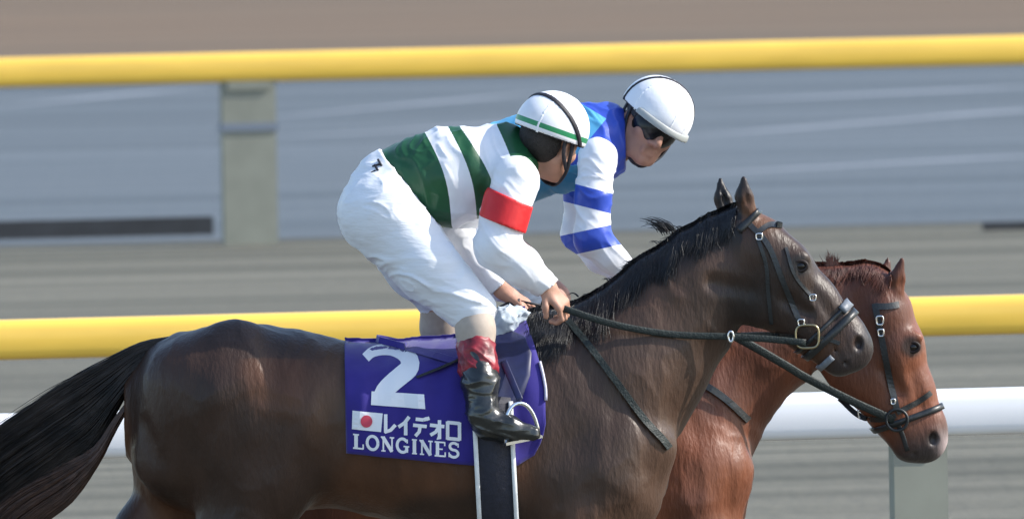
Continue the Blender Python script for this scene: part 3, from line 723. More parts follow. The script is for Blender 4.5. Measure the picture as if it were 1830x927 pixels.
ns2 = empty('neck_strap', P(1300, 720, 1.0), 'black strap slanting across the red-bay horse\'s lower neck', 'strap')
strap(F2, [(1200, 655), (1260, 684), (1300, 712), (1338, 748)], 1.1, .021, .005, leather, 'near_strap', ns2, -1, off=.005, n=30)
strap(F2, [(1200, 655), (1260, 684), (1300, 712), (1338, 748)], 1.1, .019, .005, leather, 'far_strap', ns2, 1, off=.005, n=30)

# ------------------------------------------------------------------ saddle cloth
blue_cloth = mat('blue_cloth', (.028, .018, .20), .75, .25, sheen=.3, nscale=14, namt=.08, bump=.12, bscale=25)
navy = mat('navy_leather', (.014, .018, .07), .45, nscale=30, namt=.2)
print_w = mat('white_print', (.80, .81, .84), .6)
print_r = mat('red_print', (.55, .05, .09), .6)
xs_c = np.linspace(620, 975, 72); MV = 40
def cloth_sheet(F, dx, dy, d0, off=.012):
    L = np.array([(618, 606), (650, 606), (680, 603), (760, 602), (840, 598), (900, 590), (950, 578), (975, 575)])
    Bt = np.array([(618, 802), (700, 810), (800, 819), (870, 826), (925, 824), (955, 806), (968, 780), (976, 745)])
    rows = []
    for x in xs_c:
        bot = P(x+dx, np.interp(x, Bt[:, 0], Bt[:, 1])+dy, d0); X = bot[0]
        zz = np.linspace(1.0, 2.0, 400); v = F.sample(np.stack([np.full(400, X), np.full(400, d0), zz], 1)); zt = zz[np.where(v < 0)[0].max()]+off
        u = np.linspace(0, 1, MV); z = bot[2]+(zt-bot[2])*np.sin(u*math.pi/2)
        Xa = X-.058*np.clip((x-890)/85, 0, 1)*np.clip((z-(bot[2]+.10))/.22, 0, 1)**1.4
        y = F.front(Xa, z-.0, d0-.42, d0+.02); y = np.where(np.isnan(y), d0, y)-off
        y[-1] = d0
        for i in range(MV-2, -1, -1): y[i] = min(y[i], y[i+1]+.001)
        y[:-1] -= (.006*np.sin(X*34+z[:-1]*8)+.003*np.sin(X*71-z[:-1]*15)+.003)*np.clip((zt-z[:-1])*6, 0, 1)
        rows.append(np.stack([Xa, y, z], 1))
    return np.array(rows)
def cloth_obj(F, dx, dy, d0, root, off=.012):
    R = cloth_sheet(F, dx, dy, d0, off); M = R.copy(); M[:, :, 1] = 2*d0-M[:, :, 1]
    A = np.concatenate([R, M[:, -2::-1]], 1); n, m, _ = A.shape
    Q = [(i*m+j, i*m+j+1, (i+1)*m+j+1, (i+1)*m+j) for i in range(n-1) for j in range(m-1)]
    o = mesh_obj('cloth', A.reshape(-1, 3), Q, blue_cloth, root); s = o.modifiers.new('thick', 'SOLIDIFY'); s.thickness = .006; s.offset = 1; return R
sc1 = empty('saddle_cloth', (P(780, 700)[0], -.3, P(780, 800)[2]), 'royal blue saddle cloth printed with a white number 2', 'saddle cloth', 'saddle cloths')
R1 = cloth_obj(F1, 0, 0, 0, sc1)
sc2 = empty('saddle_cloth', (P(920, 700, 1.1)[0], .8, P(920, 800, 1.1)[2]), 'blue saddle cloth on the red-bay horse, hidden behind the dark horse', 'saddle cloth', 'saddle cloths')
cloth_obj(F2, 140, 42, 1.1, sc2)
def clothY(x, z):
    """near cloth surface y at world x,z"""
    gx = R1[:, 0, 0]; out = []
    for a, b in zip(x, z):
        i = int(np.clip(np.searchsorted(gx, a)-1, 0, len(gx)-2)); t = (a-gx[i])/(gx[i+1]-gx[i])
        y0 = np.interp(b, R1[i, :, 2], R1[i, :, 1]); y1 = np.interp(b, R1[i+1, :, 2], R1[i+1, :, 1]); out.append(y0*(1-t)+y1*t)
    return np.array(out)
import bmesh
def print_poly(polys, m, name, parent, off=.0025, label=None):
    """flat print: list of pixel outlines laid on the cloth, following it"""
    bm = bmesh.new()
    for pl in polys:
        vs_ = [bm.verts.new((x, y, 0)) for x, y in pl]; bm.faces.new(vs_)
    bmesh.ops.triangulate(bm, faces=bm.faces[:])
    for it in range(4):
        e = [e for e in bm.edges if e.calc_length() > 14]
        if not e: break
        bmesh.ops.subdivide_edges(bm, edges=e, cuts=1); bmesh.ops.triangulate(bm, faces=[f for f in bm.faces if len(f.verts) > 3])
    bm.verts.index_update(); q = Pa([v.co.x for v in bm.verts], [v.co.y for v in bm.verts], -.3)
    Fc = [tuple(v.index for v in f.verts) for f in bm.faces]; bm.free()
    q[:, 1] = clothY(q[:, 0], q[:, 2])-off
    me_n = np.cross(q[Fc[0][1]]-q[Fc[0][0]], q[Fc[0][2]]-q[Fc[0][0]])
    o = mesh_obj(name, q, Fc, m, parent, smooth=False); s = o.modifiers.new('thick', 'SOLIDIFY'); s.thickness = .001; s.offset = 0
    if label: o['label'] = label
    return o
def seg(x0, y0, x1, y1, w):
    d = np.array((x1-x0, y1-y0), float); d /= np.linalg.norm(d); n = np.array((-d[1], d[0]))*w/2
    return [(x0+n[0], y0+n[1]), (x1+n[0], y1+n[1]), (x1-n[0], y1-n[1]), (x0-n[0], y0-n[1])]
def stroke(pts, ws):
    pts = np.asarray(pts, float); T = np.gradient(pts, axis=0); T /= np.linalg.norm(T, axis=1, keepdims=True); n = np.stack([-T[:, 1], T[:, 0]], 1)
    ws = np.broadcast_to(np.asarray(ws, float), (len(pts),))[:, None]/2; a = pts+n*ws; b = pts-n*ws
    return [[tuple(a[i]), tuple(a[i+1]), tuple(b[i+1]), tuple(b[i])] for i in range(len(pts)-1)]
two = [(648, 640), (656, 630), (668, 623), (684, 620), (702, 619), (720, 623), (734, 631), (744, 642), (750, 651), (746, 661), (736, 672), (722, 682), (708, 695), (700, 701),
       (758, 704), (760, 730), (664, 723), (666, 706), (674, 688), (688, 673), (704, 662), (716, 652), (718, 645), (712, 640), (700, 637), (686, 639), (674, 643), (668, 641)]
two_c = [(653, 641), (664, 632), (682, 628), (702, 629), (722, 635), (733, 648), (730, 660), (716, 672), (698, 687), (685, 702), (680, 722)]
tw = spline([(x, y, 0) for x, y in two_c], 26)[:, :2]
print_poly(stroke(tw, np.interp(np.linspace(0, 1, 26), (0, .3, .45, .6, .8, 1), (17, 18, 31, 33, 32, 31)))+[[(664, 699), (758, 704), (760, 730), (663, 723)]], print_w, 'number_print', sc1, label='large white number 2')
fl = print_poly([[(630, 733), (684, 738), (681, 771), (629, 766)]], print_w, 'flag_print', sc1, label='small white flag with a red disc')
cth = np.arange(20)*2*math.pi/20
print_poly([[(655+10.5*math.cos(a)+0, 752+11*math.sin(a)) for a in cth]], print_r, 'flag_disc', fl, off=.005)
fl_k = (773-752)/(822-690)      # letters run slightly downhill
def kana(x0, w, segs):
    out = []
    for s in segs:
        p = [(x0+a*w, 739+(x0+a*w-686)*.105+b*33) for a, b in s]
        out += stroke(p, 6.2)
    return out
KA = [[[(.28, .0), (.28, 1.0)], [(.2, .97), (.62, .83), (.95, .52)]],
      [[(.82, .0), (.5, .36), (.08, .62)], [(.58, .3), (.58, 1.02)]],
      [[(.22, .08), (.75, .08)], [(.05, .42), (.95, .42)], [(.52, .42), (.45, .75), (.2, 1.0)], [(.82, -.06), (.9, .12)], [(.98, -.1), (1.06, .08)]],
      [[(.05, .32), (.97, .32)], [(.66, .0), (.66, 1.0), (.5, .98)], [(.64, .34), (.42, .66), (.08, .86)]],
      [[(.12, .08), (.92, .08)], [(.12, .94), (.92, .94)], [(.14, .02), (.14, 1.0)], [(.9, .02), (.9, 1.0)]]]
kx = [682, 710, 737, 767, 796]; kw = [26, 26, 27, 28, 28]
for x, w, s in zip(kx, kw, KA): print_poly(kana(x, w, s), print_w, 'letter_print', sc1)
def latin(x0, w, polys, ws):
    out = []
    for pl, wd in zip(polys, ws):
        p = [(x0+a*w, 774.5+(x0+a*w-632)*.087+b*26) for a, b in pl]; out += stroke(p, wd)
    return out
arc = lambda cx, cy, rx, ry, a0, a1, n=14: [(cx+rx*math.cos(math.radians(a)), cy+ry*math.sin(math.radians(a))) for a in np.linspace(a0, a1, n)]
GL = {'L': ([[(.28, 0), (.28, 1)], [(.0, .03), (.56, .03)], [(.0, .97), (.98, .97)], [(.95, .66), (.95, 1)]], (6.4, 2.6, 3, 2.6)),
      'O': ([arc(.5, .5, .42, .46, 0, 360, 24)], (5.2,)),
      'N': ([[(.16, 0), (.16, 1)], [(.12, .02), (.86, .98)], [(.86, 0), (.86, 1)], [(-.05, .03), (.3, .03)], [(.0, .97), (.34, .97)], [(.68, .03), (1.04, .03)]], (2.8, 6.2, 2.8, 2.6, 2.6, 2.6)),
      'G': ([arc(.5, .5, .42, .46, -40, -330, 20), [(.82, .52), (.82, .96)], [(.58, .55), (1.02, .55)], [(.86, .05), (.86, .32)]], (5.2, 5.4, 2.6, 2.4)),
      'I': ([[(.5, 0), (.5, 1)], [(.1, .03), (.9, .03)], [(.1, .97), (.9, .97)]], (6.2, 2.6, 2.6)),
      'E': ([[(.25, 0), (.25, 1)], [(0, .03), (.92, .03)], [(.0, .97), (.96, .97)], [(.25, .5), (.72, .5)], [(.9, 0), (.9, .27)], [(.94, .7), (.94, 1)]], (6, 2.8, 3, 2.6, 2.4, 2.4)),
      'S': ([arc(.5, .26, .36, .24, -30, -250, 12)+arc(.48, .74, .4, .25, -70, 160, 14), [(.88, .02), (.88, .3)], [(.08, .68), (.08, 1)]], (4.8, 2.4, 2.4))}
xx = 630.0
for ch, w in zip('LONGINES', (22, 26, 25, 26, 14, 25, 23, 23)):
    pl, ws = GL[ch]; print_poly(latin(xx+1, w-3, pl, ws), print_w, 'letter_print', sc1); xx += w+1.3
# pale piping along the front edge of the cloth
pipe_m = mat('pale_piping', (.62, .6, .72), .5)
zz = P(960, 640)[2], P(972, 712)[2]
pth = [R1[-1, j] + np.array((.002, -.004, 0)) for j in range(MV) if zz[1] < R1[-1, j, 2] < zz[0]]
mesh_obj('edge_piping', *sweep(pth, .005, 6), pipe_m, sc1)
# ------------------------------------------------------------------ saddles
white_edge = mat('white_webbing', (.75, .77, .78), .6, nscale=40, namt=.1)
girth_m = mat('navy_elastic', (.016, .017, .03), .7, nscale=50, namt=.2, bump=.2, bscale=120)
pad_m = mat('pale_blue_pad', (.50, .58, .66), .7, nscale=18, namt=.12, bump=.3, bscale=30)
def folds(V, N, amp, seed, sc, dirs):
    """cloth creases: ridged noise stretched along dirs (rows = frequency vectors)"""
    q = V@np.array(dirs).T*sc; q = q+.6*vnoise(V*9, seed+5)[:, None]; r = 1-np.abs(vnoise(q, seed)); r2 = 1-np.abs(vnoise(q*2.1+3, seed+1))
    return V+N*((r**5-.3)*amp+(r2**4-.35)*amp*.5)[:, None]
def panel(F, outline, d0, off, thick, m, name, parent, sgs=(-1,)):
    """thin leather panel with a pixel outline laid on the horse's side"""
    for sg in sgs:
        o = np.array(outline, float); c = o.mean(0); rings = [c+(o-c)*t for t in (1, .97, .75, .5, .25)]
        pts = np.concatenate(rings+[c[None]]); q = Pa(pts[:, 0], pts[:, 1], d0)
        y = F.front(q[:, 0], q[:, 2], d0-.42, d0+.42, sg); y = np.where(np.isnan(y), np.nanmedian(y), y)
        n = len(o); k = len(rings); top = q.copy(); top[:, 1] = y+sg*(off+thick); top[:n, 1] -= sg*thick*.6
        bot = q[:n].copy(); bot[:, 1] = y[:n]+sg*(off-.004); V = np.concatenate([top, bot]); b0 = len(top); Fc = []
        for r in range(k-1):
            for j in range(n): Fc.append((r*n+j, r*n+(j+1) % n, (r+1)*n+(j+1) % n, (r+1)*n+j))
        for j in range(n): Fc.append(((k-1)*n+j, (k-1)*n+(j+1) % n, k*n)); Fc.append((j, b0+j, b0+(j+1) % n, (j+1) % n))
        mesh_obj(name, V, Fc, m, parent)
def stirrup(c, root, sg):
    """arched steel iron hanging round the ball of the foot, seen from the side; c = middle of the foot plate"""
    w = .056
    th = np.linspace(0, math.pi, 17)
    ux = np.array((1, 0, .18)); ux /= np.linalg.norm(ux); uy = np.array((.0, 1, 0)); dirw = ux*.93+uy*.36*sg*-1; dirw /= np.linalg.norm(dirw)
    up = np.array((-.12, 0, 1.0))
    path = [c+dirw*w*math.cos(a)+up*(.115*math.sin(a)**.8) for a in th]
    o = mesh_obj('stirrup_iron', *sweep(path, .0062, 8, flat=(1, 1)), metal, root)
    Mx = np.stack([dirw, np.cross((0, 0, 1.), dirw), np.cross(dirw, np.cross((0, 0, 1.), dirw))], 1)
    for q in range(3):
        Mx[:, q] /= np.linalg.norm(Mx[:, q])
    mesh_obj('foot_plate', *boxm(c, (2*w+.012, .03, .009), Mx), metal, root, smooth=False); return o
def saddle(F, dx, dy, d0, label, foot, full=True):
    root = empty('racing_saddle', P(860+dx, 620+dy, d0), label, 'saddle', 'racing saddles')
    G = Field(*box_of([P(800+dx, 560+dy, d0-.2), P(980+dx, 680+dy, d0+.2)], .06), .007)
    G.chain([(822+dx, 606+dy, d0, 12, 3.2), (880+dx, 592+dy, d0, 18, 2.6), (925+dx, 566+dy, d0, 19, 2.0)], k=.02)
    V, Q = G.mesh(); mesh_obj('seat', V, Q, navy, root)
    fo = [(885, 590), (915, 588), (938, 598), (950, 625), (948, 665), (935, 700), (912, 722), (890, 726), (872, 700), (866, 640)]
    panel(F, [(x+dx, y+dy) for x, y in fo], d0, .018, .008, navy, 'flap', root, (-1, 1))
    for sg in (-1, 1):
        strap(F, [(672+dx, 604+dy), (740+dx, 620+dy), (815+dx, 640+dy)], d0, .020, .006, blue_cloth, 'pad_edge', root, sg, off=.018)
        strap(F, [(745+dx, 667+dy), (785+dx, 652+dy), (822+dx, 636+dy)], d0, .007, .004, leather, 'tie_strap', root, sg, off=.026)
    # girth round the belly with white edges
    g = ring(F, 884+dx, 800+dy, d0, 40, -2, .118, .006, .026, girth_m, 'girth', root, 60, 300, 60, maxd=.5)
    for w in (-33, 33): ring(F, 884+dx+w, 800+dy, d0, 40, -2, .014, .003, .034, white_edge, 'girth_edge', root, 62, 298, 60, maxd=.5)
    for sg in (-1, 1):
        f = foot[0 if sg < 0 else 1]
        c = P(*f); stirrup(c, root, sg)
        top = surfY(F, 900+dx, 640+dy, d0, .03, sg); e = c+np.array((-.006, 0, .125))
        mesh_obj('stirrup_leather', *sweep(spline([top, (top+e)/2+np.array((0, sg*.004, 0)), e], 14), .011, 8, flat=(1, .3), up=(0, 1, 0)), navy, root)
    G = Field(*box_of([P(880+dx, 560+dy, d0-.1), P(950+dx, 620+dy, d0+.1)], .08), .006)
    
    for sg in (-1, 1): G.chain([(892+dx, 592+dy, d0+sg*.085, 17), (905+dx, 572+dy, d0+sg*.07, 22), (928+dx, 562+dy, d0+sg*.055, 17)], 1.1, .02)
    V, Q = G.mesh(); V = folds(V, normals(V, Q), .012, 77, 1, [(26, 0, 10), (0, 20, 0), (-10, 0, 24)]); mesh_obj('withers_pad', V, Q, pad_m, root)
    return root
saddle(F1, 0, 0, 0, 'small navy racing saddle with steel stirrups on the number 2 horse', [(934, 786, -.335), (884, 786, .335)])
saddle(F2, 140, 42, 1.1, 'racing saddle of the far jockey on the red-bay horse', [(1074, 828, .765), (1024, 828, 1.435)])

# ------------------------------------------------------------------ jockeys
skin = mat('skin', (.46, .25, .175), .55, .4, nscale=25, namt=.12, bump=.08, bscale=200)
skin2 = mat('skin_shaded', (.38, .20, .145), .55, .4, nscale=25, namt=.14, bump=.08, bscale=200)  # darker skin colour carries the face shade under the far jockey's helmet
breech_m = mat('white_breeches', (.78, .80, .84), .6, .35, nscale=12, namt=.03, bump=.42, bscale=16, stretch=(1, 1, 3.2))
boot_m = mat('black_boot_leather', (.012, .014, .014), .28, .6, coat=.3, nscale=20, namt=.3, bump=.25, bscale=30)
boot_red = mat('red_boot_cuff', (.22, .015, .026), .45, nscale=30, namt=.6, bump=.2, bscale=40)
stock_m = mat('tan_stocking', (.42, .35, .29), .7, nscale=60, namt=.06)
hair_m = mat('dark_hair', (.015, .012, .012), .6, nscale=90, namt=.4, bump=.5, bscale=200)
helm_w = mat('white_helmet_cover', (.80, .81, .85), .45, .4, coat=.1, nscale=8, namt=.04, bump=.22, bscale=22)
black_el = mat('black_elastic', (.012, .012, .02), .6, nscale=40, namt=.2)
lens_m = mat('dark_goggle_lens', (.008, .009, .011), .25, .35)
grey_peak = mat('grey_helmet_peak', (.34, .36, .35), .5, nscale=10, namt=.06)
white_silk = mat('white_silk', (.80, .81, .85), .5, .4, nscale=12, namt=.03, bump=.15, bscale=35)
red_silk = mat('red_silk', (.62, .018, .022), .42, .4, nscale=14, namt=.08, bump=.15, bscale=35)

def frame(fwd, up):
    f = np.array(fwd, float); f /= np.linalg.norm(f); u = np.array(up, float); u -= f*(u@f); u /= np.linalg.norm(u)
    return np.stack([np.cross(f, u), f, u], 1)      # columns: right, forward, up
def head_prims(F, c, M, s=1.0):
    L = lambda x, y, z: c+M@(np.array((x, y, z))*s)
    E = lambda p, r, k=.02, op='u': F.ell(L(*p), np.array(r)*s, M, k, op)
    K = lambda a, ra, b, rb, k=.01, op='u': F.cap(L(*a), ra*s, L(*b), rb*s, 1, k, op)
    E((0, -.012, .04), (.076, .096, .085)); E((0, .034, -.03), (.060, .062, .088), .03)
    for g in (-1, 1):
        K((g*.052, .0, -.045), .022, (g*.03, .06, -.093), .019, .03)                 # jaw
        E((g*.042, .062, -.022), (.022, .022, .02), .02)                              # cheekbone
        K((g*.012, .092, .028), .012, (g*.048, .074, .024), .011, .015)               # brow
        E((g*.033, .094, .006), (.019, .016, .013), .012, 's')                        # eye socket
        E((g*.032, .080, .005), (.014, .013, .012), .004)                             # eyeball mass
        E((g*.078, -.004, -.008), (.010, .020, .033), .008); E((g*.088, .002, -.006), (.008, .011, .018), .006, 's')
        E((g*.014, .098, -.036), (.010, .011, .009), .008)                            # nostril wing
    K((0, .094, .014), .009, (0, .116, -.028), .013, .014)                            # nose
    E((0, .078, -.098), (.023, .020, .018), .02)                                      # chin
    K((-.020, .092, -.060), .006, (.020, .092, -.060), .006, .008); K((-.018, .091, -.072), .007, (.018, .091, -.072), .007, .008)
    K((-.024, .099, -.066), .0035, (.024, .099, -.066), .0035, .004, 's')
def hand_prims(F, w, d, n, curl=1.0, sc=1.0, right=1, spread=0.0, rf=.0088):
    """w wrist, d direction of the hand, n back-of-hand normal; five separate fingers"""
    d = np.array(d, float); d /= np.linalg.norm(d); n = np.array(n, float); n -= d*(n@d); n /= np.linalg.norm(n); t = np.cross(d, n)*right
    kn = .082*sc
    F.cap(w, .024*sc, w+d*.03*sc, .026*sc, .8, .015)
    for i, o in enumerate((-.028, -.010, .009, .026)): F.cap(w+d*.018*sc+t*o*.6*sc, .015*sc, w+d*kn+t*o*sc, .0115*sc, 1, .012)
    for i, (o, l) in enumerate(((-.029, .90), (-.010, 1.0), (.009, .95), (.027, .78))):
        p = w+d*kn+t*o*sc; ang = 0; dirv = d+t*spread*(i-1.5)*.25; dirv /= np.linalg.norm(dirv)
        for sgl, a in ((.042, .5*curl), (.028, .95*curl), (.022, .6*curl)):
            ang += a; v = dirv*math.cos(ang)-n*math.sin(ang); q = p+v*sgl*l*sc
            F.cap(p, rf*sc, q, rf*.9*sc, 1, .003); p = q
    b = w+d*.024*sc-t*.026*sc-n*.006; p = b; v = d*.62-t*.55-n*.25*curl; v /= np.linalg.norm(v)
    for sgl in (.036, .030):
        q = p+v*sgl*sc; F.cap(p, .0115*sc, q, .0095*sc, 1, .006); p = q; v = v*.55+d*.55-n*.55*curl+t*.15; v /= np.linalg.norm(v)
def part(name, prims, mat_, parent, h=.005, cuts=(), fold=None, attrs=None, mats=None, pad=.07, extra=None, keepf=False):
    pts = [P(*p[:3]) for ch in prims for p in ch[0]]; rm = max(p[3] for ch in prims for p in ch[0])*S(1)
    G = Field(*box_of(pts, rm+pad), h)
    for ch in prims: G.chain(ch[0], ch[1], ch[2], ch[3] if len(ch) > 3 else 0)
    if extra: extra(G)
    for c in cuts: G.plane(*c)
    V, Q = G.mesh()
    if fold: V = folds(V, normals(V, Q), *fold)
    at = attrs(V) if attrs else None
    o = mesh_obj(name, V, Q, mat_, parent, attrs=at); return (o, G) if keepf else o
def pline(x0, y0, x1, y1, d, keep):
    """cut plane standing on an image line, keeping the side of the pixel 'keep'"""
    a = P(x0, y0, d); b = P(x1, y1, d); t = b-a; n = np.array((-t[2], 0, t[0])); k = P(*keep, d)-a
    return (a, -n if k@n > 0 else n)

def helmet(c, M, root, mat_, attrs=None, peak=False, lens=False, ell=(.108, .132, .118), cz=.042, name='helmet', cut=(.0, .0)):
    lo, hi = c-.2, c+.2; E0 = np.array(ell)
    G = Field(lo, hi, .004); cc = c+M@np.array((0, -.010, cz)); G.ell(cc, E0, M, .001)
    n = M@np.array((0, cut[1], -1.)); p = c+M@np.array((0, 0, .018+cut[0]))
    G.plane(p, n); G.ell(cc+M@np.array((0, 0, -.012)), E0-.014, M, .001, 's')
    V, Q = G.mesh(); loc = (V-c)@M
    h = mesh_obj(name, V, Q, mat_, root, attrs=attrs(loc) if attrs else None)
    def band(nrm, off, half, grow, nm, m_, lim=None):
        B = Field(lo, hi, .0035); B.ell(cc, E0+grow, M, .001); B.ell(cc, E0-.004, M, .001, 's')
        nn = M@(np.array(nrm)/np.linalg.norm(nrm)); B.plane(c+nn*(off+half), nn); B.plane(c+nn*(off-half), -nn); B.plane(p+n*.004, n)
        if lim is not None: B.plane(*lim)
        v, q = B.mesh(); return mesh_obj(nm, v, q, m_, h)
    return h, band, cc

def jockey(cfg):
    g = cfg; d0 = g['d0']; root = empty('person', P(*g['base'], d0), g['label'], 'person', 'jockeys'); M = frame(*g['head_dir']); hc = P(*g['head'], d0+g.get('head_d', 0))
    T = g['torso']; A = g['arms']; LG = g['legs']
    # one continuous body under the clothes
    pts = [P(*p[:3]) for p in T+A[0]+A[1]+LG[0]+LG[1]]+[hc]
    G = Field(*box_of(pts, .16), .0052)
    G.chain(T, 1, .04, -.018)
    G.chain(g['shoulders'], 1, .04, -.016)
    for a in A: G.chain(a, 1, .02, -.013)
    for l in LG: G.chain(l, 1, .03, -.014)
    G.chain(g['neck'], 1, .03); head_prims(G, hc, M, g.get('hs', 1.0))
    for (w, dr, nr, cu, rt, sp) in g['hands']: hand_prims(G, P(*w), dr, nr, cu, g.get('hand_s', 1.0), rt, sp)
    V, Q = G.mesh(); mesh_obj('body', V, Q, g['skin'], root)
    # silks: jacket body + two sleeves
    o = part('silks', [(T, 1, .04), (g['shoulders'], 1, .04)], g['silk'], root, .005, g['silk_cuts'], g.get('fold', (.0075, 3, 1, [(13, 0, 6), (0, 6, 0), (-2, 0, 4)])), g['silk_attr'])
    for i, a in enumerate(A):
        part('sleeve', [(a, 1, .025)], g['sleeve'][i], o, .0045, g['sleeve_cuts'][i], (.0048, 20+i, 1, [(10, 0, 12), (0, 8, 0), (-4, 0, 4)]), g.get('sleeve_attr'))
    for i, (a, cuts) in enumerate(g.get('armbands', [])): part('armband', [(a, 1, .02)], red_silk, o, .004, cuts)
    # breeches
    br = g['breeches']
    bo_, BF = part('breeches', br, breech_m, root, .005, g['br_cuts'], (.0070, 40, 1, [(4, 0, 15), (0, 6, 0), (-2, 0, 2)]), keepf=True)
    for k_, ln in enumerate(g.get('marks', [])):
        q_ = spline([surfY(BF, x, y, d0, .006) for x, y in ln], 6); mesh_obj('hip_mark', *sweep(q_, .004, 6), black_el, bo_)
    for i, l in enumerate(g['shins']):
        part('stocking', [(l[0], 1, .02)], stock_m, root, .005)
        bo = part('boot', [(l[1], 1, .015)], boot_m, root, .0045, (), (.0055, 60+i, 1, [(8, 0, 26), (0, 10, 0), (-5, 0, 5)]))
        part('boot_cuff', [(l[2], 1, .01)], g['cuff'], bo, .0045, (), (.006, 80+i, 1, [(14, 0, 18), (0, 14, 0), (-8, 0, 8)]))
    return root, M, hc

# ---- near jockey: green and white hoops
D = 0.0
legN = [(690, 385, -.095, 72), (770, 480, -.17, 58), (840, 556, -.215, 42), (850, 600, -.25, 32), (862, 680, -.30, 29), (866, 738, -.325, 25), (905, 762, -.33, 20), (950, 772, -.33, 12)]
legF = [(690, 385, .095, 70), (748, 475, .18, 54), (786, 540, .225, 40), (800, 600, .26, 32), (812, 680, .31, 29), (816, 738, .325, 25), (855, 762, .33, 20), (900, 772, .33, 12)]
armN = [(922, 322, -.165, 43), (900, 385, -.20, 39), (888, 440, -.215, 39), (930, 476, -.20, 35), (978, 512, -.185, 24)]
armF = [(905, 285, .16, 42), (850, 360, .20, 36), (808, 408, .20, 30), (850, 462, .15, 27), (898, 520, .10, 21)]
torso1 = [(705, 338, 0, 64), (745, 325, 0, 74), (800, 316, 0, 85), (862, 305, 0, 76), (905, 286, 0, 54)]
shoul1 = [(918, 318, -.14, 42), (905, 282, 0, 52), (905, 280, .14, 42)]
gr = (.013, .082, .032); wh = (.80, .81, .85)
def silk1(V):
    px, py = UNP(V); u = np.clip((py-225)/175, -.2, 1.2)
    # band edges, each a curved line across the jacket: x at top -> x at bottom
    ed = [(752, 806), (800, 852), (820, 900), (888, 926)]
    bow = 14*np.sin(np.clip(u, 0, 1)*math.pi)
    xs = [a+(b-a)*u+bow for a, b in ed]; b = np.zeros(len(V))
    k = [0.1, .3, .5, .7, .9]
    E = np.stack(xs, 1); lo = np.full(len(V), 600.0); out = np.zeros(len(V))
    stops = np.concatenate([(E[:, :1]-100), E, (E[:, -1:]+100)], 1)
    for i in range(5):
        m = (px >= stops[:, i]) & (px < stops[:, i+1]); t = (px-stops[:, i])/(stops[:, i+1]-stops[:, i]); out = np.where(m, (i+t)/5, out)
    out = np.where(px >= stops[:, 5], .99, out); out = np.where(px < stops[:, 0], 0, out); return {'band': out}
silk1_m = mat_bands('green_white_silk', [(0, gr), (.2, wh), (.4, gr), (.6, wh), (.8, gr)], rough=.42, spec=.45, bump=.12, bscale=30)
j1 = dict(marks=[[(676, 284), (682, 294)], [(681, 291), (666, 296)], [(670, 293), (676, 303)], [(672, 303), (664, 307)]], d0=0, base=(700, 605), label='jockey in green and white hooped silks and white breeches, red armband', head=(982, 253), head_d=-.02,
    head_dir=((.60, .76, -.24), (.34, 0, .94)), torso=torso1, arms=[armN, armF], legs=[legN, legF], shoulders=shoul1,
    neck=[(918, 280, 0, 33), (950, 266, 0, 31), (975, 258, -.01, 32)], skin=skin,
    hands=[((972, 512, -.185), (.62, -.05, -.62), (.55, -.55, .62), 1.25, -1, 0), ((897, 519, .10), (.80, -.25, -.50), (.35, -.3, .8), .62, 1, .8)],
    silk=silk1_m, silk_attr=silk1, silk_cuts=[pline(655, 268, 752, 424, 0, (850, 300)), pline(925, 215, 975, 320, 0, (850, 300))],
    sleeve=[white_silk, white_silk], sleeve_cuts=[[pline(960, 528, 1006, 490, 0, (880, 440))], [pline(878, 528, 908, 498, 0, (850, 460))]],
    breeches=[([(672, 382, -.085, 67), (690, 388, -.10, 74), (770, 480, -.17, 60), (842, 552, -.215, 46)], 1, .03), ([(672, 380, .085, 66), (690, 386, .10, 72), (748, 475, .18, 56), (786, 532, .225, 42)], 1, .03),
              ([(668, 372, 0, 60), (700, 340, 0, 68), (722, 330, 0, 74)], 1.05, .04)],
    br_cuts=[pline(678, 266, 790, 410, 0, (660, 400)), pline(745, 578, 888, 582, 0, (700, 450))],
    shins=[([(846, 560, -.222, 36), (850, 590, -.245, 34), (853, 640, -.27, 31)], [(854, 640, -.272, 34), (858, 680, -.30, 33), (862, 735, -.325, 28), (872, 756, -.33, 28), (910, 766, -.335, 23), (952, 773, -.335, 13)], [(851, 622, -.262, 35), (855, 655, -.28, 37)]),
           ([(786, 545, .228, 36), (786, 585, .25, 34), (795, 640, .275, 31)], [(804, 640, .277, 34), (810, 680, .30, 33), (814, 735, .325, 28), (824, 756, .33, 28), (862, 766, .335, 23), (902, 773, .335, 13)], [(801, 622, .267, 35), (805, 655, .285, 37)])],
    cuff=boot_red,
    armbands=[([(908, 362, -.19, 45.5), (893, 420, -.213, 44)], [pline(884, 336, 942, 362, 0, (900, 400)), pline(868, 386, 930, 410, 0, (910, 350))])])
r1, M1, hc1 = jockey(j1)
def hel1(loc):
    z = loc[:, 2]; return {'band': np.clip((z-.018)/.1, 0, 1)}
h1_m = mat_bands('white_helmet_green_stripe', [(0, wh), (.14, (.03, .26, .11)), (.30, wh)], rough=.4, spec=.4, coat=.15)
he, band, cc = helmet(hc1, M1, r1, h1_m, hel1, cut=(0, 0))
band((0, .70, .72), .030, .0085, .004, 'goggle_strap', black_el)
band((0, 0, 1), .012, .010, -.001, 'helmet_lining', black_el)
seam_m = mat('helmet_seam', (.86, .87, .9), .5)
band((1, .1, 0), .03, .004, .0012, 'seam', seam_m)
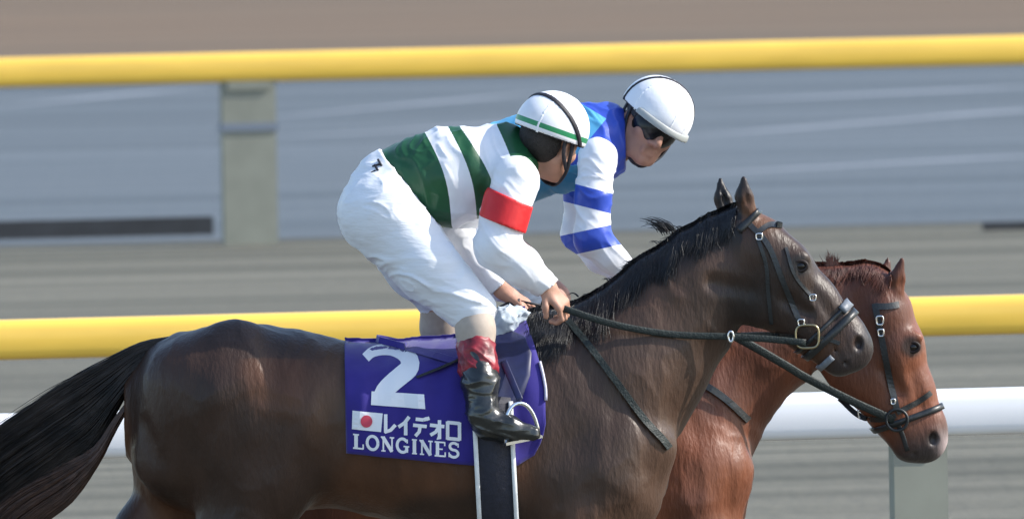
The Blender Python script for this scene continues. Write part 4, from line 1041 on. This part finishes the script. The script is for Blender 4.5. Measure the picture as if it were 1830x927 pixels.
def head_bits(c, M, root, hair_back=True, chin=True, s=1.0):
    L = lambda *p: c+M@np.array(p)
    if hair_back:
        G = Field(c-.18, c+.18, .0045); G.ell(L(0, -.022, .012), (.079, .096, .085), M, .005); G.plane(L(0, .0, .05), M@np.array((0, 0, 1.)))
        G.plane(L(0, -.030, 0), M@np.array((0, 1., .25))); v, q = G.mesh(); mesh_obj('hair', v, q, hair_m, root)
    if chin:
        for g in (-1, 1):
            pth = spline([L(g*.092, -.002, .03), L(g*.090, .012, -.02), L(g*.072, .040, -.075), L(g*.03, .070, -.118), L(0, .076, -.124)], 22)
            mesh_obj('chin_strap', *sweep(pth, .0075, 8, flat=(1, .5), up=M[:, 0]), black_el, root)
            pth = spline([L(g*.092, -.04, .03), L(g*.091, -.025, -.02), L(g*.078, .03, -.065)], 14)
            mesh_obj('rear_strap', *sweep(pth, .007, 8, flat=(1, .5), up=M[:, 0]), black_el, root)
head_bits(hc1, M1, r1)

# ---- far jockey: blue and pale blue
D2 = 1.1
legN2 = [(835, 412, D2-.095, 62), (915, 476, D2-.17, 54), (988, 534, D2-.215, 36), (995, 600, D2-.25, 32), (1002, 720, D2-.30, 29), (1006, 780, D2-.325, 25), (1045, 804, D2-.33, 20), (1090, 814, D2-.33, 12)]
legF2 = [(x-25, y, 2*D2-z, r) for x, y, z, r in legN2]
armN2 = [(1068, 280, D2-.17, 35), (1060, 350, D2-.20, 31), (1058, 425, D2-.21, 32), (1088, 458, D2-.20, 26), (1122, 488, D2-.18, 22)]
armF2 = [(1050, 290, D2+.16, 34), (1036, 350, D2+.20, 27), (1034, 418, D2+.21, 28), (1072, 460, D2+.17, 25), (1115, 492, D2+.12, 21)]
torso2 = [(842, 350, D2, 62), (900, 300, D2, 74), (960, 274, D2, 74), (1025, 262, D2, 74), (1078, 254, D2, 62), (1100, 246, D2, 44)]
shoul2 = [(1066, 275, D2-.13, 36), (1072, 246, D2, 54), (1060, 262, D2+.13, 36)]
cy = (.10, .38, .62); bl = (.030, .075, .46); te = (.035, .22, .36)
def silk2(V):
    px, py = UNP(V)
    # pale back panel ends on a point; below/right of it the royal blue yoke; teal lower front
    la = (py-191)-(px-1050)*(212-191)/(1085-1050); lb = (1085-(py-212)*28/34.)-px
    c = np.minimum(la, lb*.8); tl = (py-296)
    out = np.where(c > 0, .25+np.clip(c/400, 0, .2), .1-np.clip(-c/400, 0, .1)+.0)
    out = .2+np.clip(c/300, -.19, .29); out = np.where((tl > 0) & (px < 1060), .8, out); return {'band': out}
silk2_m = mat_bands('blue_pale_blue_silk', [(0, bl), (.2, cy), (.55, te)], rough=.42, spec=.45, bump=.12, bscale=30)
def sleeve2(V):
    px, py = UNP(V); q = py-.25*(px-1058)*(py < 420)*0+np.where(py < 390, (px-1058)*-.26, (px-1058)*.22)
    return {'band': np.clip((q-230)/300, 0, 1)}
sl2_m = mat_bands('blue_white_hooped_sleeve', [(0, wh), ((336-230)/300, bl), ((372-230)/300, wh), ((409-230)/300, bl), ((447-230)/300, wh)], rough=.42, spec=.45, bump=.12, bscale=30)
j2 = dict(d0=D2, base=(850, 640), label='jockey in blue silks with hooped sleeves and dark goggles, looking back towards the camera', head=(1163, 222), hs=1.04, head_d=-.02,
    head_dir=((.30, -.90, -.31), (.57, -.10, .82)), torso=torso2, arms=[armN2, armF2], legs=[legN2, legF2], shoulders=shoul2,
    neck=[(1085, 240, D2, 34), (1115, 235, D2, 32), (1142, 236, D2-.01, 32)], skin=skin2,
    hands=[((1116, 486, D2-.18), (.75, .1, -.6), (.4, -.5, .7), 1.25, -1, 0), ((1110, 490, D2+.12), (.75, -.1, -.6), (.4, .4, .7), 1.25, 1, 0)],
    silk=silk2_m, silk_attr=silk2, silk_cuts=[pline(800, 290, 880, 410, D2, (960, 270)), pline(1116, 170, 1116, 330, D2, (1000, 270))],
    sleeve=[sl2_m, sl2_m], sleeve_cuts=[[pline(1102, 504, 1138, 468, D2, (1060, 430))], [pline(1100, 512, 1132, 474, D2, (1040, 430))]], sleeve_attr=sleeve2,
    breeches=[(legN2[:3], 1, .03), (legF2[:3], 1, .03), ([(820, 395, D2, 60), (850, 350, D2, 64)], 1.1, .04)],
    br_cuts=[pline(812, 290, 902, 410, D2, (820, 440)), pline(930, 570, 1050, 558, D2, (850, 450))],
    shins=[([(988, 540, D2-.22, 32), (993, 590, D2-.25, 32), (998, 680, D2-.28, 30)], [(998, 680, D2-.282, 33), (1002, 730, D2-.30, 32), (1006, 778, D2-.325, 28), (1014, 800, D2-.33, 27), (1050, 810, D2-.335, 22), (1092, 816, D2-.335, 13)], [(996, 655, D2-.27, 34), (999, 690, D2-.285, 36)]),
           ([(963, 540, D2+.22, 32), (968, 590, D2+.25, 32), (973, 680, D2+.28, 30)], [(973, 680, D2+.282, 33), (977, 730, D2+.30, 32), (981, 778, D2+.325, 28), (989, 800, D2+.33, 27), (1025, 810, D2+.335, 22), (1067, 816, D2+.335, 13)], [(971, 655, D2+.27, 34), (974, 690, D2+.285, 36)])],
    cuff=boot_m)
r2, M2, hc2 = jockey(j2)
he2, band2, cc2 = helmet(hc2, M2, r2, helm_w, None, cut=(.004, .0), ell=(.115, .140, .116), cz=.042)
band2((.25, .95, -.1), -.012, .006, .004, 'goggle_strap', black_el)
band2((0, 0, 1), .020, .010, -.001, 'helmet_lining', black_el)
band2((1, .0, 0), .0, .004, .0012, 'seam', seam_m); band2((1, .0, 0), -.055, .004, .0012, 'seam', seam_m); band2((0, 1, .2), .05, .004, .0012, 'seam', seam_m)
# peak
G = Field(hc2-.22, hc2+.22, .004); L2_ = lambda *p: hc2+M2@np.array(p)
G.ell(L2_(0, .008, .02), (.114, .158, .072), M2, .002); G.ell(L2_(0, .001, .010), (.108, .158, .072), M2, .002, 's'); G.plane(L2_(0, .06, 0), M2@np.array((0, -1., .2))); G.plane(L2_(0, 0, .018), M2@np.array((0, 0, -1.)))
G.plane(L2_(0, 0, .040), M2@np.array((0, 0, 1.)))
v, q = G.mesh(); mesh_obj('peak', v, q, grey_peak, he2)
head_bits(hc2, M2, r2)
# goggles: dark wrap-round lens with an elastic band
G = Field(hc2-.2, hc2+.2, .0035); G.ell(L2_(0, .026, .004), (.080, .092, .075), M2, .002); G.ell(L2_(0, .02, .004), (.068, .078, .08), M2, .002, 's')
G.plane(L2_(0, .028, 0), M2@np.array((0, -1., 0))); G.plane(L2_(0, 0, -.042), M2@np.array((0, 0, -1.))); G.plane(L2_(0, 0, .036), M2@np.array((0, 0, 1.)))
G.cap(L2_(0, .125, -.036), .017, L2_(0, .10, -.02), .012, 1, .006, 's')
v, q = G.mesh(); mesh_obj('goggles', v, q, lens_m, r2)
pth = spline([L2_(g, y, z) for g, y, z in ((.076, .035, .006), (.088, .0, .012), (.085, -.05, .02))], 10)
mesh_obj('goggle_band', *sweep(pth, .012, 8, flat=(.4, 1), up=M2[:, 2]), black_el, r2)
pth = spline([L2_(g, y, z) for g, y, z in ((-.076, .035, .006), (-.088, .0, .012), (-.085, -.05, .02))], 10)
mesh_obj('goggle_band', *sweep(pth, .012, 8, flat=(.4, 1), up=M2[:, 2]), black_el, r2)

# riding whip held by the near jockey
wp = empty('riding_whip', P(930, 545, .06), 'black riding whip gripped in the near jockey\'s hands', 'whip')
mesh_obj('handle', *sweep([P(880, 558, .075), P(905, 546, .07), P(930, 538, .06)], .010, 10), black_el, wp)
mesh_obj('shaft', *sweep([P(930, 538, .06), P(965, 545, .09), P(1010, 580, .2), P(1060, 640, .26)], .004, 8), black_el, wp)
